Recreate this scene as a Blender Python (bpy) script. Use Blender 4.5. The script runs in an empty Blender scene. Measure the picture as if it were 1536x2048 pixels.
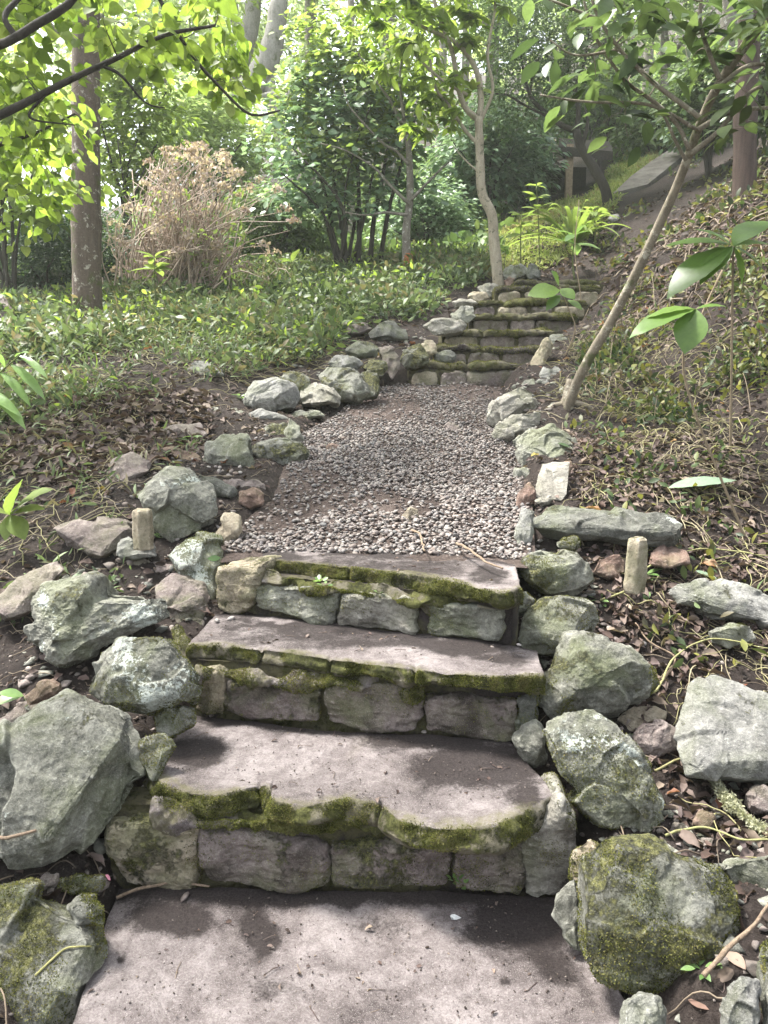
import bpy, bmesh, math
import numpy as np
from mathutils import Vector
rng = np.random.default_rng(7)
SC = bpy.context.scene
COL = SC.collection
# ------------------------------------------------------------------ camera
H, PITCH, F = 1.3, math.radians(8.5), 1540.0
cp, sp = math.cos(PITCH), math.sin(PITCH)
cd = bpy.data.cameras.new('camera'); cam = bpy.data.objects.new('camera', cd); COL.objects.link(cam)
cam.location = (0, 0, H); cam.rotation_euler = (math.pi/2-PITCH, 0, 0)
cd.sensor_fit = 'VERTICAL'; cd.sensor_height = 24; cd.lens = 24*F/2048
cd.clip_start = .02; cd.clip_end = 600
SC.camera = cam
CAM = np.array([0., 0., H])
def ray(u, v):
    a = (u-768)/F; b = (1024-v)/F
    return np.array([a, cp+b*sp, -sp+b*cp])
def at(u, v, y):                     # photo direction -> world point at distance y
    d = ray(u, v); return CAM+d*(y/d[1])
def onz(u, v, z):
    d = ray(u, v); return CAM+d*((z-H)/d[2])
def proj(P):
    P = np.asarray(P, float)-CAM
    x, y, z = P[..., 0], P[..., 1], P[..., 2]
    zc = y*cp-z*sp; up = y*sp+z*cp
    zc = np.where(zc < .05, .05, zc)
    return 768+F*x/zc, 1024-F*up/zc
# ------------------------------------------------------------------ noise
def _h(i, j, k):
    n = (i*73856093) ^ (j*19349663) ^ (k*83492791)
    n = (n ^ (n >> 13))*1274126177 & 0x7fffffff
    n = (n ^ (n >> 16))*668265263 & 0x7fffffff
    return (n & 0xffff)/65535.0
def vn(P):
    P = np.asarray(P, float); i = np.floor(P).astype(np.int64); f = P-i; f = f*f*(3-2*f)
    x, y, z = i[:, 0], i[:, 1], i[:, 2]; r = 0
    for a in (0, 1):
        for b in (0, 1):
            for c in (0, 1):
                w = (f[:, 0] if a else 1-f[:, 0])*(f[:, 1] if b else 1-f[:, 1])*(f[:, 2] if c else 1-f[:, 2])
                r = r+w*_h(x+a, y+b, z+c)
    return r*2-1
def fbm(P, s, o=4, g=.5):
    P = np.asarray(P, float)*s; r = 0; a = 1
    for k in range(o):
        r = r+a*vn(P+17.3*k); P = P*2.03; a *= g
    return r
def v3(x, y, z=0.): 
    x, y = np.broadcast_arrays(np.asarray(x, float), np.asarray(y, float)); return np.stack([x.ravel(), y.ravel(), np.zeros(x.size)+z], 1)
def inpoly(u, v, poly):
    u = np.asarray(u); v = np.asarray(v); c = np.zeros(u.shape, bool); n = len(poly)
    for i in range(n):
        x1, y1 = poly[i]; x2, y2 = poly[i-1]
        if y1 == y2: continue
        c ^= ((y1 > v) != (y2 > v)) & (u < (x2-x1)*(v-y1)/(y2-y1)+x1)
    return c
def sst(a, b, x):
    t = np.clip((x-a)/(b-a), 0, 1); return t*t*(3-2*t)
def unit(v):
    v = np.asarray(v, float); return v/np.maximum(np.linalg.norm(v, axis=-1, keepdims=True), 1e-9)
# ------------------------------------------------------------------ terrain
CP = [at(u, v, y) for u, v, y in [
 (0,1800,1.75),(0,1500,2.25),(0,1250,2.85),(0,1024,3.55),(100,900,4.2),(300,800,5.),(450,760,5.6),(600,700,6.6),(0,700,6.6),
 (172,638,7.4),(400,600,8.6),(0,560,10),(700,530,11),(830,530,10.4),(1000,480,11.5),(560,560,9.6),(800,620,7.9),(880,590,8.4),(920,545,9.3),
 (200,1300,2.65),(250,1500,2.2),(380,1040,3.4),(430,900,4.3),(560,800,5.3),(700,740,6.1),(200,1000,3.6),(100,1150,3.1),
 (1536,1900,1.5),(1536,1600,2.05),(1536,1250,2.8),(1536,1000,3.6),(1536,800,4.4),(1536,600,5.3),(1536,400,6.8),(1300,800,4.9),
 (1200,700,6.),(1300,600,6.7),(1400,450,7.9),(1220,540,8.6),(1225,392,12),(1100,450,11),(1250,320,16),(1130,812,4.75),(1250,950,3.8),
 (1200,1200,2.85),(1350,1350,2.5),(1200,1050,3.3),(1150,870,4.3),(1300,1550,2.1),(1110,700,6.3),(1150,620,7.4),(1290,500,8.),(1060,560,9.3)]]
CP += [np.array(p, float) for p in [(-30,-10,-4),(30,-10,8),(0,-10,-3),(-30,20,3),(-30,60,12),(0,60,22),(30,60,32),(30,20,16),
 (-10,0,-.5),(9,0,3.5),(-2.5,0,-.25),(2.5,0,.15),(0,-3,-1.2),(10,8,6.2),(-12,12,3.2),(-12,5,1),(0,20,6.2),(8,16,7.2),(-8,20,5),(4,0,.8)]]
CP = np.array(CP)
_X = CP[:, :2]
def _phi(r2): return .5*r2*np.log(r2+1e-9)
_n = len(CP)
_K = _phi(((_X[:, None]-_X[None])**2).sum(-1))+np.eye(_n)*.02
_Pm = np.c_[np.ones(_n), _X]
_A = np.zeros((_n+3, _n+3)); _A[:_n, :_n] = _K; _A[:_n, _n:] = _Pm; _A[_n:, :_n] = _Pm.T
_W = np.linalg.solve(_A, np.r_[CP[:, 2], 0, 0, 0])
def tps(x, y):
    sh = np.shape(x); q = np.stack([np.ravel(x), np.ravel(y)], 1).astype(float); out = np.empty(len(q))
    for s in range(0, len(q), 20000):
        c = q[s:s+20000]
        out[s:s+20000] = _phi(((c[:, None]-_X[None])**2).sum(-1)) @ _W[:_n]+_W[_n]+c @ _W[_n+1:]
    return out.reshape(sh)
# stair levels (solved from the photograph with the camera above)
Z0 = 0.
Yb1 = onz(660, 1780, 0)[1]
Z1 = at(700, 1603, Yb1-.035)[2]; Yb2 = onz(650, 1458, Z1)[1]
Z2 = at(700, 1322, Yb2-.03)[2];  Yb3 = onz(660, 1247, Z2)[1]
Z3 = at(700, 1143, Yb3-.03)[2];  Yg = onz(780, 1106, Z3)[1]
UP = [(727,818,1066),(690,872,1078),(657,884,1108),(626,942,1150),(600,944,1178),(572,992,1205),(558,1030,1285)]
YU = [6.05+.32*k for k in range(7)]
UZ = [at(950, v, y)[2] for (v, a, b), y in zip(UP, YU)]
ZG1 = at(920, 771, YU[0])[2]
print('levels', Yb1, Z1, Yb2, Z2, Yb3, Z3, Yg, ZG1, UZ)
# corridor: y, xleft, xright, z under
_c = []
def _cc(y, ul, ur, v, z): _c.append((y, at(ul, v, y)[0], at(ur, v, y)[0], z))
_c.append((.2, -.75, .65, -.2))
_cc(Yb1-.1, 235, 1150, 1790, -.13); _cc(Yb1+.05, 260, 1110, 1700, -.1); _cc(Yb2-.05, 350, 1060, 1450, Z1-.12)
_cc(Yb2+.1, 400, 1060, 1350, Z1-.1); _cc(Yb3, 440, 1030, 1240, Z2-.1); _cc(Yb3+.15, 460, 1020, 1130, Z3-.12); _cc(Yg+.1, 460, 1040, 1090, Z3-.06)
_cc(3.6, 560, 1040, 980, Z3+.1-.04); _cc(4.6, 610, 1020, 860, 1.02); _cc(5.9, 760, 1000, 775, ZG1-.03)
for k in range(7): _cc(YU[k]+.1, UP[k][1]+10, UP[k][2]-5, UP[k][0], (UZ[k-1] if k else ZG1)-.02)
_c = np.array(_c)
def corr(x, y):
    return np.interp(y, _c[:, 0], _c[:, 1]), np.interp(y, _c[:, 0], _c[:, 2]), np.interp(y, _c[:, 0], _c[:, 3])
def gravel_z(y): return np.interp(y, [Yg-.3, Yg+.1, 3.6, 4.6, YU[0]], [Z3-.03, Z3+.0, Z3+.13, at(800, 870, 4.6)[2], ZG1])
def skew(x, y): return y+.12*np.clip(x, -1.5, 1.5)*(1-sst(2.6, 4.5, y))     # lower steps stand a little turned
def ground(x, y):
    x = np.asarray(x, float); y = np.asarray(y, float)
    g = tps(x, y)
    ys = skew(x, y)
    l, r, z = corr(x, ys)
    gz = np.where((ys > Yg) & (ys < YU[0]), np.minimum(z, gravel_z(ys)-.04), z)
    d = np.minimum(x-l, r-x)
    w = sst(-.14, .03, d)*(1-sst(8.2, 8.6, y))
    inside = np.minimum(g, gz)
    inside = np.where((ys > Yg) & (ys < YU[0]), gz, inside)
    return g*(1-w)+inside*w
def gnd(x, y):
    n = fbm(v3(x, y), 1.3, 3)*.035+fbm(v3(x, y, 5.), 7, 3)*.012
    return ground(x, y)+n.reshape(np.shape(x))
def hit(u, v, lo=.6, hi=40):
    d = ray(u, v); ys = np.geomspace(lo, hi, 400); P = CAM+d*(ys/d[1])[:, None]
    g = gnd(P[:, 0], P[:, 1]); k = np.argmax(P[:, 2] < g)
    return P[k] if P[k, 2] < g[k] else P[-1]
# ------------------------------------------------------------------ meshes
class MB:
    def __init__(s): s.V = []; s.T = []; s.M = []; s.A = []; s.n = 0
    def add(s, V, T, m=0, a=0.):
        V = np.asarray(V, float).reshape(-1, 3); T = np.asarray(T, np.int64).reshape(-1, 3)
        s.V.append(V); s.T.append(T+s.n); s.M.append(np.full(len(T), m)); s.A.append(np.zeros(len(V))+a); s.n += len(V); return s
    def build(s, name, mats, parent=None, origin=None, smooth=True, attrs=None):
        V = np.concatenate(s.V); T = np.concatenate(s.T); M = np.concatenate(s.M); A = np.concatenate(s.A)
        if origin is None: origin = np.array(parent['org']) if parent is not None else np.array([V[:, 0].mean(), V[:, 1].mean(), V[:, 2].min()])
        origin = np.asarray(origin, float)
        me = bpy.data.meshes.new(name); me.vertices.add(len(V)); me.vertices.foreach_set('co', (V-origin).astype(np.float32).ravel())
        me.loops.add(3*len(T)); me.loops.foreach_set('vertex_index', T.astype(np.int32).ravel())
        me.polygons.add(len(T)); me.polygons.foreach_set('loop_start', np.arange(0, 3*len(T), 3, dtype=np.int32))
        me.polygons.foreach_set('material_index', M.astype(np.int32)); me.polygons.foreach_set('use_smooth', np.full(len(T), smooth))
        at_ = me.attributes.new('rnd', 'FLOAT', 'POINT'); at_.data.foreach_set('value', A.astype(np.float32))
        for k, v in (attrs or {}).items():
            q = me.attributes.new(k, 'FLOAT', 'POINT'); q.data.foreach_set('value', np.asarray(v, np.float32))
        me.update(); me.validate()
        for m in (mats if isinstance(mats, (list, tuple)) else [mats]): me.materials.append(m)
        o = bpy.data.objects.new(name, me); COL.objects.link(o)
        if parent is not None: o.parent = parent; o.location = Vector(origin-np.array(parent['org']))
        else: o.location = Vector(origin)
        return o
def tag(o, label=None, cat=None, group=None, kind=None):
    for k, v in (('label', label), ('category', cat), ('group', group), ('kind', kind)):
        if v: o[k] = v
    return o
def thing(name, loc, label, cat, group=None):
    o = bpy.data.objects.new(name, None); COL.objects.link(o); o.empty_display_size = .05
    o.location = Vector(loc); o['org'] = [float(c) for c in loc]
    return tag(o, label, cat, group)
def grid_tris(n, m, wrap=False):     # n rows, m cols
    r = np.arange(n-1)[:, None]; c = np.arange(m if wrap else m-1)[None]; c2 = (c+1) % m
    a = r*m+c; b = r*m+c2; d = (r+1)*m+c; e = (r+1)*m+c2
    return np.concatenate([np.stack([a, b, e], -1).reshape(-1, 3), np.stack([a, e, d], -1).reshape(-1, 3)])
def tube(mb, P, R, k=6, m=0, a=0., rough=0.):
    P = np.asarray(P, float); n = len(P); R = np.zeros(n)+R
    D = unit(np.gradient(P, axis=0)); ref = np.array([0, 1., 0]) if abs(D[:, 1]).mean() < .8 else np.array([1., 0, 0])
    X = unit(np.cross(D, ref)); Y = np.cross(D, X)
    t = np.arange(k)*2*np.pi/k
    V = P[:, None]+R[:, None, None]*(np.cos(t)[None, :, None]*X[:, None]+np.sin(t)[None, :, None]*Y[:, None])
    V = V.reshape(-1, 3)
    if rough: V = V+(V-np.repeat(P, k, 0))*(fbm(V, 6/rough*.01+9, 3)*rough)[:, None]
    T = grid_tris(n, k, True)
    V = np.concatenate([V, P[:1], P[-1:]]); c0 = n*k; i = np.arange(k); j = (i+1) % k
    T = np.concatenate([T, np.stack([j, i, np.full(k, c0)], 1), np.stack([(n-1)*k+i, (n-1)*k+j, np.full(k, c0+1)], 1)])
    mb.add(V, T, m, a)
def spline(P, n):
    P = np.asarray(P, float); t = np.r_[0, np.cumsum(np.linalg.norm(np.diff(P, axis=0), axis=1))]; s = np.linspace(0, t[-1], n)
    if len(P) < 3: return np.stack([np.interp(s, t, P[:, c]) for c in range(P.shape[1])], 1)
    E = np.concatenate([[2*P[0]-P[1]], P, [2*P[-1]-P[-2]]]); out = []
    for q in s:
        i = min(max(np.searchsorted(t, q)-1, 0), len(P)-2); f = (q-t[i])/max(t[i+1]-t[i], 1e-9)
        a, b, c, d = E[i], E[i+1], E[i+2], E[i+3]
        out.append(.5*((2*b)+(-a+c)*f+(2*a-5*b+4*c-d)*f*f+(-a+3*b-3*c+d)*f**3))
    return np.array(out)
# leaf templates: stations along the midrib
def leaf_t(st, fold=.15, droop=.15, wave=0.):
    V = [(0, 0, 0)]; T = []; k = len(st)
    for i, (x, w) in enumerate(st):
        z = -droop*x*x
        V += [(x, w/2, z+fold*w+wave*(-1)**i), (x+.02, 0, z), (x, -w/2, z+fold*w-wave*(-1)**i)]
    V.append((1, 0, -droop)); e = len(V)-1
    T += [(0, 2, 1), (0, 3, 2)]
    for i in range(k-1):
        a = 1+3*i; b = a+3; T += [(a, a+1, b+1), (a, b+1, b), (a+1, a+2, b+2), (a+1, b+2, b+1)]
    a = 1+3*(k-1); T += [(a, a+1, e), (a+1, a+2, e)]
    return np.array(V, float), np.array(T)
L_SM = (np.array([(0,0,0),(.45,.25,.06),(1,0,-.08),(.45,-.25,.06)], float), np.array([(0,1,2),(0,2,3)]))
L_RD = (np.array([(0,0,0),(.2,.36,.06),(.65,.36,.04),(1,0,-.08),(.65,-.36,.04),(.2,-.36,.06)], float), np.array([(0,1,2),(0,2,3),(0,3,4),(0,4,5)]))
L_HEART = leaf_t([(-.08,.5),(.15,.82),(.45,.78),(.75,.4)], .08, .15)
L_OVAL = leaf_t([(.15,.22),(.4,.42),(.65,.4),(.85,.2)], .12, .22)
L_LANCE = leaf_t([(.2,.16),(.5,.22),(.8,.12)], .15, .3)
L_STRAP = leaf_t([(.15,.09),(.4,.12),(.6,.12),(.8,.08),(.92,.05)], .2, .75)
L_DEAD = leaf_t([(.15,.3),(.4,.5),(.65,.45),(.85,.25)], .35, .3, .05)
def leaves(mb, P, D, N, S, tpl, m=0, a=None):
    P = np.asarray(P, float); n = len(P)
    if n == 0: return
    X = unit(D); Y = unit(np.cross(N, X)); Z = np.cross(X, Y); S = (np.zeros(n)+S)[:, None, None]
    t = tpl[0]
    V = P[:, None]+S*(t[None, :, 0:1]*X[:, None]+t[None, :, 1:2]*Y[:, None]+t[None, :, 2:3]*Z[:, None])
    T = tpl[1][None]+(np.arange(n)*len(t))[:, None, None]
    a = rng.random(n) if a is None else a
    mb.add(V.reshape(-1, 3), T.reshape(-1, 3), m, np.repeat(a, len(t)))
def rdir(n, up=0., spread=1.):
    d = rng.normal(size=(n, 3))*np.array([1, 1, spread]); d[:, 2] += up; return unit(d)
_ico = {}
def ico(l):
    if l not in _ico:
        b = bmesh.new(); bmesh.ops.create_icosphere(b, subdivisions=l, radius=1); b.verts.ensure_lookup_table()
        _ico[l] = (np.array([v.co[:] for v in b.verts]), np.array([[v.index for v in f.verts] for f in b.faces])); b.free()
    return _ico[l]
def pebbles(mb, P, S, flat=.6, l=2, m=0, a=None, bumpy=.15):
    P = np.asarray(P, float); n = len(P); t, T = ico(l); S = np.zeros(n)+S
    sc = np.stack([1+.35*rng.random(n), .75+.3*rng.random(n), flat*(.7+.6*rng.random(n))], 1)
    th = rng.random(n)*6.283; c, s = np.cos(th), np.sin(th)
    V = t[None]*sc[:, None]
    if bumpy: V = V*(1+bumpy*vn((V*1.7+np.arange(n)[:, None, None]*3.1).reshape(-1, 3)).reshape(n, -1, 1))
    tx = rng.normal(size=(n, 2))*.25
    V[..., 2] += V[..., 0]*tx[:, :1]+V[..., 1]*tx[:, 1:]
    V = np.stack([V[..., 0]*c[:, None]-V[..., 1]*s[:, None], V[..., 0]*s[:, None]+V[..., 1]*c[:, None], V[..., 2]], -1)
    V = P[:, None]+V*S[:, None, None]
    a = rng.random(n) if a is None else a
    mb.add(V.reshape(-1, 3), (T[None]+(np.arange(n)*len(t))[:, None, None]).reshape(-1, 3), m, np.repeat(a, len(t)))
def subdiv(V, T, n):
    for _ in range(n):
        E = np.concatenate([T[:, [0, 1]], T[:, [1, 2]], T[:, [2, 0]]]); E.sort(1)
        U, inv = np.unique(E, axis=0, return_inverse=True); inv = inv.ravel(); k = len(T); b = len(V)
        V = np.concatenate([V, (V[U[:, 0]]+V[U[:, 1]])/2]); e0, e1, e2 = inv[:k]+b, inv[k:2*k]+b, inv[2*k:]+b
        T = np.concatenate([np.stack(x, 1) for x in ((T[:, 0], e0, e2), (e0, T[:, 1], e1), (e2, e1, T[:, 2]), (e0, e1, e2))])
    return V, T
def smooth_v(V, T, f, n=1):
    for _ in range(n):
        A = np.zeros_like(V); C = np.zeros(len(V))
        for i, j in ((0, 1), (1, 2), (2, 0), (1, 0), (2, 1), (0, 2)):
            np.add.at(A, T[:, i], V[T[:, j]]); np.add.at(C, T[:, i], 1)
        V = V*(1-f)+f*A/np.maximum(C, 1)[:, None]
    return V
def vnorm(V, T):
    fn = np.cross(V[T[:, 1]]-V[T[:, 0]], V[T[:, 2]]-V[T[:, 0]]); N = np.zeros_like(V)
    for i in range(3): np.add.at(N, T[:, i], fn)
    return unit(N)
def hull(P):
    b = bmesh.new()
    for p in P: b.verts.new(p)
    r = bmesh.ops.convex_hull(b, input=b.verts)
    bmesh.ops.delete(b, geom=list({g for g in r['geom_interior']+r['geom_unused'] if isinstance(g, bmesh.types.BMVert)}), context='VERTS')
    bmesh.ops.triangulate(b, faces=b.faces); bmesh.ops.recalc_face_normals(b, faces=b.faces)
    b.verts.ensure_lookup_table(); b.verts.index_update()
    V = np.array([v.co[:] for v in b.verts]); T = np.array([[v.index for v in f.verts] for f in b.faces]); b.free()
    return V, T
def chip(V, n, amt, face):
    """break flat faces off a convex block"""
    b = bmesh.new(); bmesh.ops.convex_hull(b, input=[b.verts.new(p) for p in V]); C = V.mean(0)
    for _ in range(n):
        d = unit(face*rng.uniform(.1, 1.)+rdir(1)[0]*.9); s = ((V-C)@d).max(); co = C+d*s*(1-amt*rng.uniform(.5, 1.3))
        r = bmesh.ops.bisect_plane(b, geom=b.verts[:]+b.edges[:]+b.faces[:], plane_co=co, plane_no=d, clear_outer=True)
        e = [g for g in r['geom_cut'] if isinstance(g, bmesh.types.BMEdge)]
        if e: bmesh.ops.contextual_create(b, geom=e)
    P = np.array([v.co[:] for v in b.verts]); b.free(); return P
def rockify(P, lv, rough=1., rnd=.25, seed=0., chips=5, face=np.array([0, -1., .8])):
    if chips: P = chip(np.asarray(P), chips, .17, unit(face))
    V, T = hull(P); s = np.ptp(V, axis=0).mean()
    V, T = subdiv(V, T, 2); V = smooth_v(V, T, rnd*.4, 1)
    V, T = subdiv(V, T, max(lv-2, 1)); V = smooth_v(V, T, .35 if lv > 3 else .2, 1)
    N = vnorm(V, T); q = V+seed
    R = np.linalg.qr(rng.normal(size=(3, 3)))[0]; qs = q@R     # bedding direction of this stone
    d = .008*s*fbm(q, 2.4/s, 2)+.0034*fbm(q, 38, 4, .6)
    d += .006*s**.7*fbm(q+9, 7/max(s, .12), 3)*.5
    lay = qs[:, 2]*rng.uniform(3.5, 6)/s+.55*fbm(qs*np.array([.5, .5, 1]), 3/s, 3); fl = np.floor(lay); fr = lay-fl; d += .026*s*(_h(fl.astype(np.int64), fl.astype(np.int64)*0+3, fl.astype(np.int64)*0)*(1-sst(.88, 1, fr))+_h(fl.astype(np.int64)+1, fl.astype(np.int64)*0+3, fl.astype(np.int64)*0)*sst(.88, 1, fr)-.5)
    crk = np.abs(qs[:, 0]+.22*s*fbm(qs+31, 2.2/s, 4)-rng.normal()*.15*s); d -= .02*s**.7*.4*np.clip(1-crk/(.016+.012*s), 0, 1)*sst(-.3, .2, fbm(qs, 2/s, 2))
    # fracture faces: each cell of the surface is split off along its own small plane
    K = 7+5*(lv > 3); sd_ = V[rng.integers(0, len(V), K)]; vw = V+np.stack([fbm(q+5*k, 3/s, 4) for k in range(3)], 1)*.05*s
    D2 = np.sqrt(((vw[:, None]-sd_[None])**2).sum(-1)); g_ = rdir(K)*.20; off = rng.normal(size=K)*.012*s; val = off[None]+((V[:, None]-sd_[None])*g_[None]).sum(-1)
    wt = np.exp(-(D2-D2.min(1, keepdims=True))/(.0035*s+.0008)); d += (val*wt).sum(1)/wt.sum(1)
    V = V+N*(d*rough)[:, None]
    return V, T
def tufts(parent, V, T, w, n, size=.006, mat=None):
    a = np.linalg.norm(np.cross(V[T[:, 1]]-V[T[:, 0]], V[T[:, 2]]-V[T[:, 0]]), axis=1)*w[T].mean(1); N = vnorm(V, T)
    C = V[T].mean(1)-CAM; a = a*((N[T[:, 0]]*C).sum(1) < .15*np.linalg.norm(C, axis=1)); 
    if a.sum() <= 0: return
    i = rng.choice(len(T), n, p=a/a.sum()); b = rng.dirichlet((1, 1, 1), n); P = (V[T[i]]*b[:, :, None]).sum(1); nn = (N[T[i]]*b[:, :, None]).sum(1)
    tone = np.clip(.5+.5*fbm(P, 25, 2)+.2*rng.normal(size=n), 0, 1); mb = MB(); leaves(mb, P-nn*.001, nn+rdir(n)*.9, rdir(n), size*(.4+.8*rng.random(n)), L_SM, a=tone)
    o = mb.build('moss', M_TUFT, parent); o['kind'] = 'stuff'; return o
# ------------------------------------------------------------------ materials
class NT:
    def __init__(s, name):
        s.m = bpy.data.materials.new(name); s.m.use_nodes = True; s.t = s.m.node_tree; s.t.nodes.clear()
        s.out = s.n('ShaderNodeOutputMaterial'); s.pos = None
    def n(s, typ, **kw):
        o = s.t.nodes.new(typ)
        for k, v in kw.items():
            if k[0] == '_': s.set(o.inputs[int(k[1:]) if k[1:].isdigit() else k[1:].replace('_', ' ')], v)
            else: setattr(o, k, v)
        return o
    def set(s, inp, v):
        if isinstance(v, bpy.types.NodeSocket): s.t.links.new(v, inp)
        else:
            if isinstance(v, (tuple, list)) and len(v) == 3 and inp.type == 'RGBA': v = (*v, 1)
            inp.default_value = v
    def P(s):
        if s.pos is None: s.pos = s.n('ShaderNodeNewGeometry')
        return s.pos.outputs['Position']
    def noise(s, scale, detail=4, rough=.55, dist=0., vec=None):
        return s.n('ShaderNodeTexNoise', _Vector=vec or s.P(), _Scale=scale, _Detail=detail, _Roughness=rough, _Distortion=dist).outputs[0]
    def voro(s, scale, out='Distance', feature='F1', rand=1.):
        return s.n('ShaderNodeTexVoronoi', feature=feature, _Vector=s.P(), _Scale=scale, _Randomness=rand).outputs[out]
    def mp(s, x, a, b, c=0., d=1., interp='SMOOTHSTEP'):
        return s.n('ShaderNodeMapRange', interpolation_type=interp, _0=x, _1=a, _2=b, _3=c, _4=d).outputs[0]
    def ma(s, op, a, b=0., c=0.):
        o = s.n('ShaderNodeMath', operation=op); s.set(o.inputs[0], a); s.set(o.inputs[1], b); s.set(o.inputs[2], c); return o.outputs[0]
    def mix(s, f, a, b, blend='MIX'):
        o = s.n('ShaderNodeMix', data_type='RGBA', blend_type=blend); s.set(o.inputs[0], f); s.set(o.inputs[6], a); s.set(o.inputs[7], b); return o.outputs[2]
    def ramp(s, f, stops):
        o = s.n('ShaderNodeValToRGB'); e = o.color_ramp.elements
        while len(e) < len(stops): e.new(.5)
        for q, (p, c) in zip(e, stops): q.position = p; q.color = (*c, 1)
        s.set(o.inputs[0], f); return o.outputs[0]
    def attr(s, name): return s.n('ShaderNodeAttribute', attribute_name=name).outputs['Fac']
    def nz(s):
        s.P(); return s.n('ShaderNodeSeparateXYZ', _0=s.pos.outputs['Normal']).outputs[2]
    def bump(s, h, strength=.5, dist=.01, nrm=None):
        o = s.n('ShaderNodeBump', _Height=h, _Strength=strength, _Distance=dist)
        if nrm: s.set(o.inputs['Normal'], nrm)
        return o.outputs[0]
    def bsdf(s, col, rough=.8, nrm=None, spec=.3, **kw):
        o = s.n('ShaderNodeBsdfPrincipled'); s.set(o.inputs['Base Color'], col); s.set(o.inputs['Roughness'], rough); s.set(o.inputs['Specular IOR Level'], spec)
        if nrm: s.set(o.inputs['Normal'], nrm)
        return o.outputs[0]
    def fin(s, sh): s.t.links.new(sh, s.out.inputs['Surface']); return s.m
_mc = {}
def rock_mat(base='green', moss=.35, lichen=0., soil=.3):
    key = (base, moss, lichen, soil)
    if key in _mc: return _mc[key]
    t = NT('stone_'+base+'_%02d_%02d' % (moss*100, lichen*100))
    c = dict(green=((.055,.055,.044),(.155,.153,.128),(.315,.31,.265)), grey=((.065,.064,.06),(.165,.161,.15),(.315,.307,.288)), purple=((.065,.05,.047),(.15,.118,.11),(.27,.225,.205)),
             tan=((.14,.11,.075),(.30,.25,.18),(.45,.39,.30)), dark=((.035,.035,.03),(.09,.09,.078),(.17,.17,.15)), pale=((.11,.10,.083),(.24,.222,.19),(.385,.365,.32)), brown=((.06,.035,.026),(.14,.085,.066),(.24,.165,.135)))[base]
    n1 = t.noise(3.2, 5, .6); n2 = t.noise(17, 8, .68, .4); n3 = t.noise(75, 6, .75); n4 = t.noise(230, 4, .7)
    f = t.ma('ADD', t.ma('MULTIPLY', n1, .35), t.ma('ADD', t.ma('MULTIPLY', n2, .40), t.ma('MULTIPLY', n3, .32)))
    col = t.ramp(f, [(.41, c[0]), (.52, c[1]), (.64, c[2])])
    crk = t.voro(9, feature='DISTANCE_TO_EDGE'); crk = t.mp(t.ma('ADD', crk, t.ma('MULTIPLY', n2, .10)), .045, .075)
    col = t.mix(t.mp(n3, .58, .75, 0, .4), col, (.46, .46, .41))
    # thin green film
    col = t.mix(t.ma('MULTIPLY', t.mp(t.noise(5, 5, .6, .5), .42, .65), .25+.5*moss), col, (.115, .135, .045))
    mn = t.noise(6.5, 6, .68, .3)
    mm = t.mp(t.ma('ADD', t.ma('ADD', mn, t.ma('MULTIPLY', t.nz(), .06)), t.ma('MULTIPLY', t.ma('SUBTRACT', n3, .5), .45)), .74-.32*moss, .82-.30*moss)
    mcol = t.ramp(t.noise(60, 5, .7), [(.36, (.016, .016, .007)), (.5, (.075, .075, .024)), (.64, (.20, .195, .07))])
    col = t.mix(mm, col, mcol)
    h = t.ma('ADD', t.ma('MULTIPLY', n2, .9), t.ma('MULTIPLY', n3, .45))
    if lichen:
        lm = t.mp(t.ma('ADD', t.noise(4.3, 3, .5, .8), t.ma('MULTIPLY', t.ma('SUBTRACT', n3, .5), .55)), .745-.2*lichen, .775-.2*lichen)
        lm = t.ma('MULTIPLY', lm, t.mp(t.noise(150, 5, .8), .36, .50))
        col = t.mix(lm, col, (.46, .49, .44))
    # paler along the convex edges, for contrast
    t.P(); pt = t.mp(t.ma('ADD', t.pos.outputs['Pointiness'], t.ma('MULTIPLY', t.ma('SUBTRACT', n3, .5), .08)), .515, .56, 0, .5); col = t.mix(pt, col, tuple(min(1, x*1.25) for x in c[2]))
    # damp soil collected low down
    sd = t.ma('MULTIPLY', t.mp(t.noise(7, 5, .6, .3), .52, .66), soil)
    col = t.mix(sd, col, (.035, .026, .02))
    col = t.mix(t.mp(t.noise(300, 4, .8), .52, .72, 0, .55), col, (.40, .39, .33)); col = t.mix(t.mp(t.noise(140, 5, .8), .56, .7, 0, .7), col, (.05, .048, .038))
    nb = t.bump(h, 1., .018); nb = t.bump(n4, .8, .004, nb)
    nb = t.bump(t.ma('MULTIPLY', mm, t.noise(330, 3, .7)), .9, .006, nb)
    _mc[key] = t.fin(t.bsdf(col, .82, nb, .3)); return _mc[key]
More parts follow.
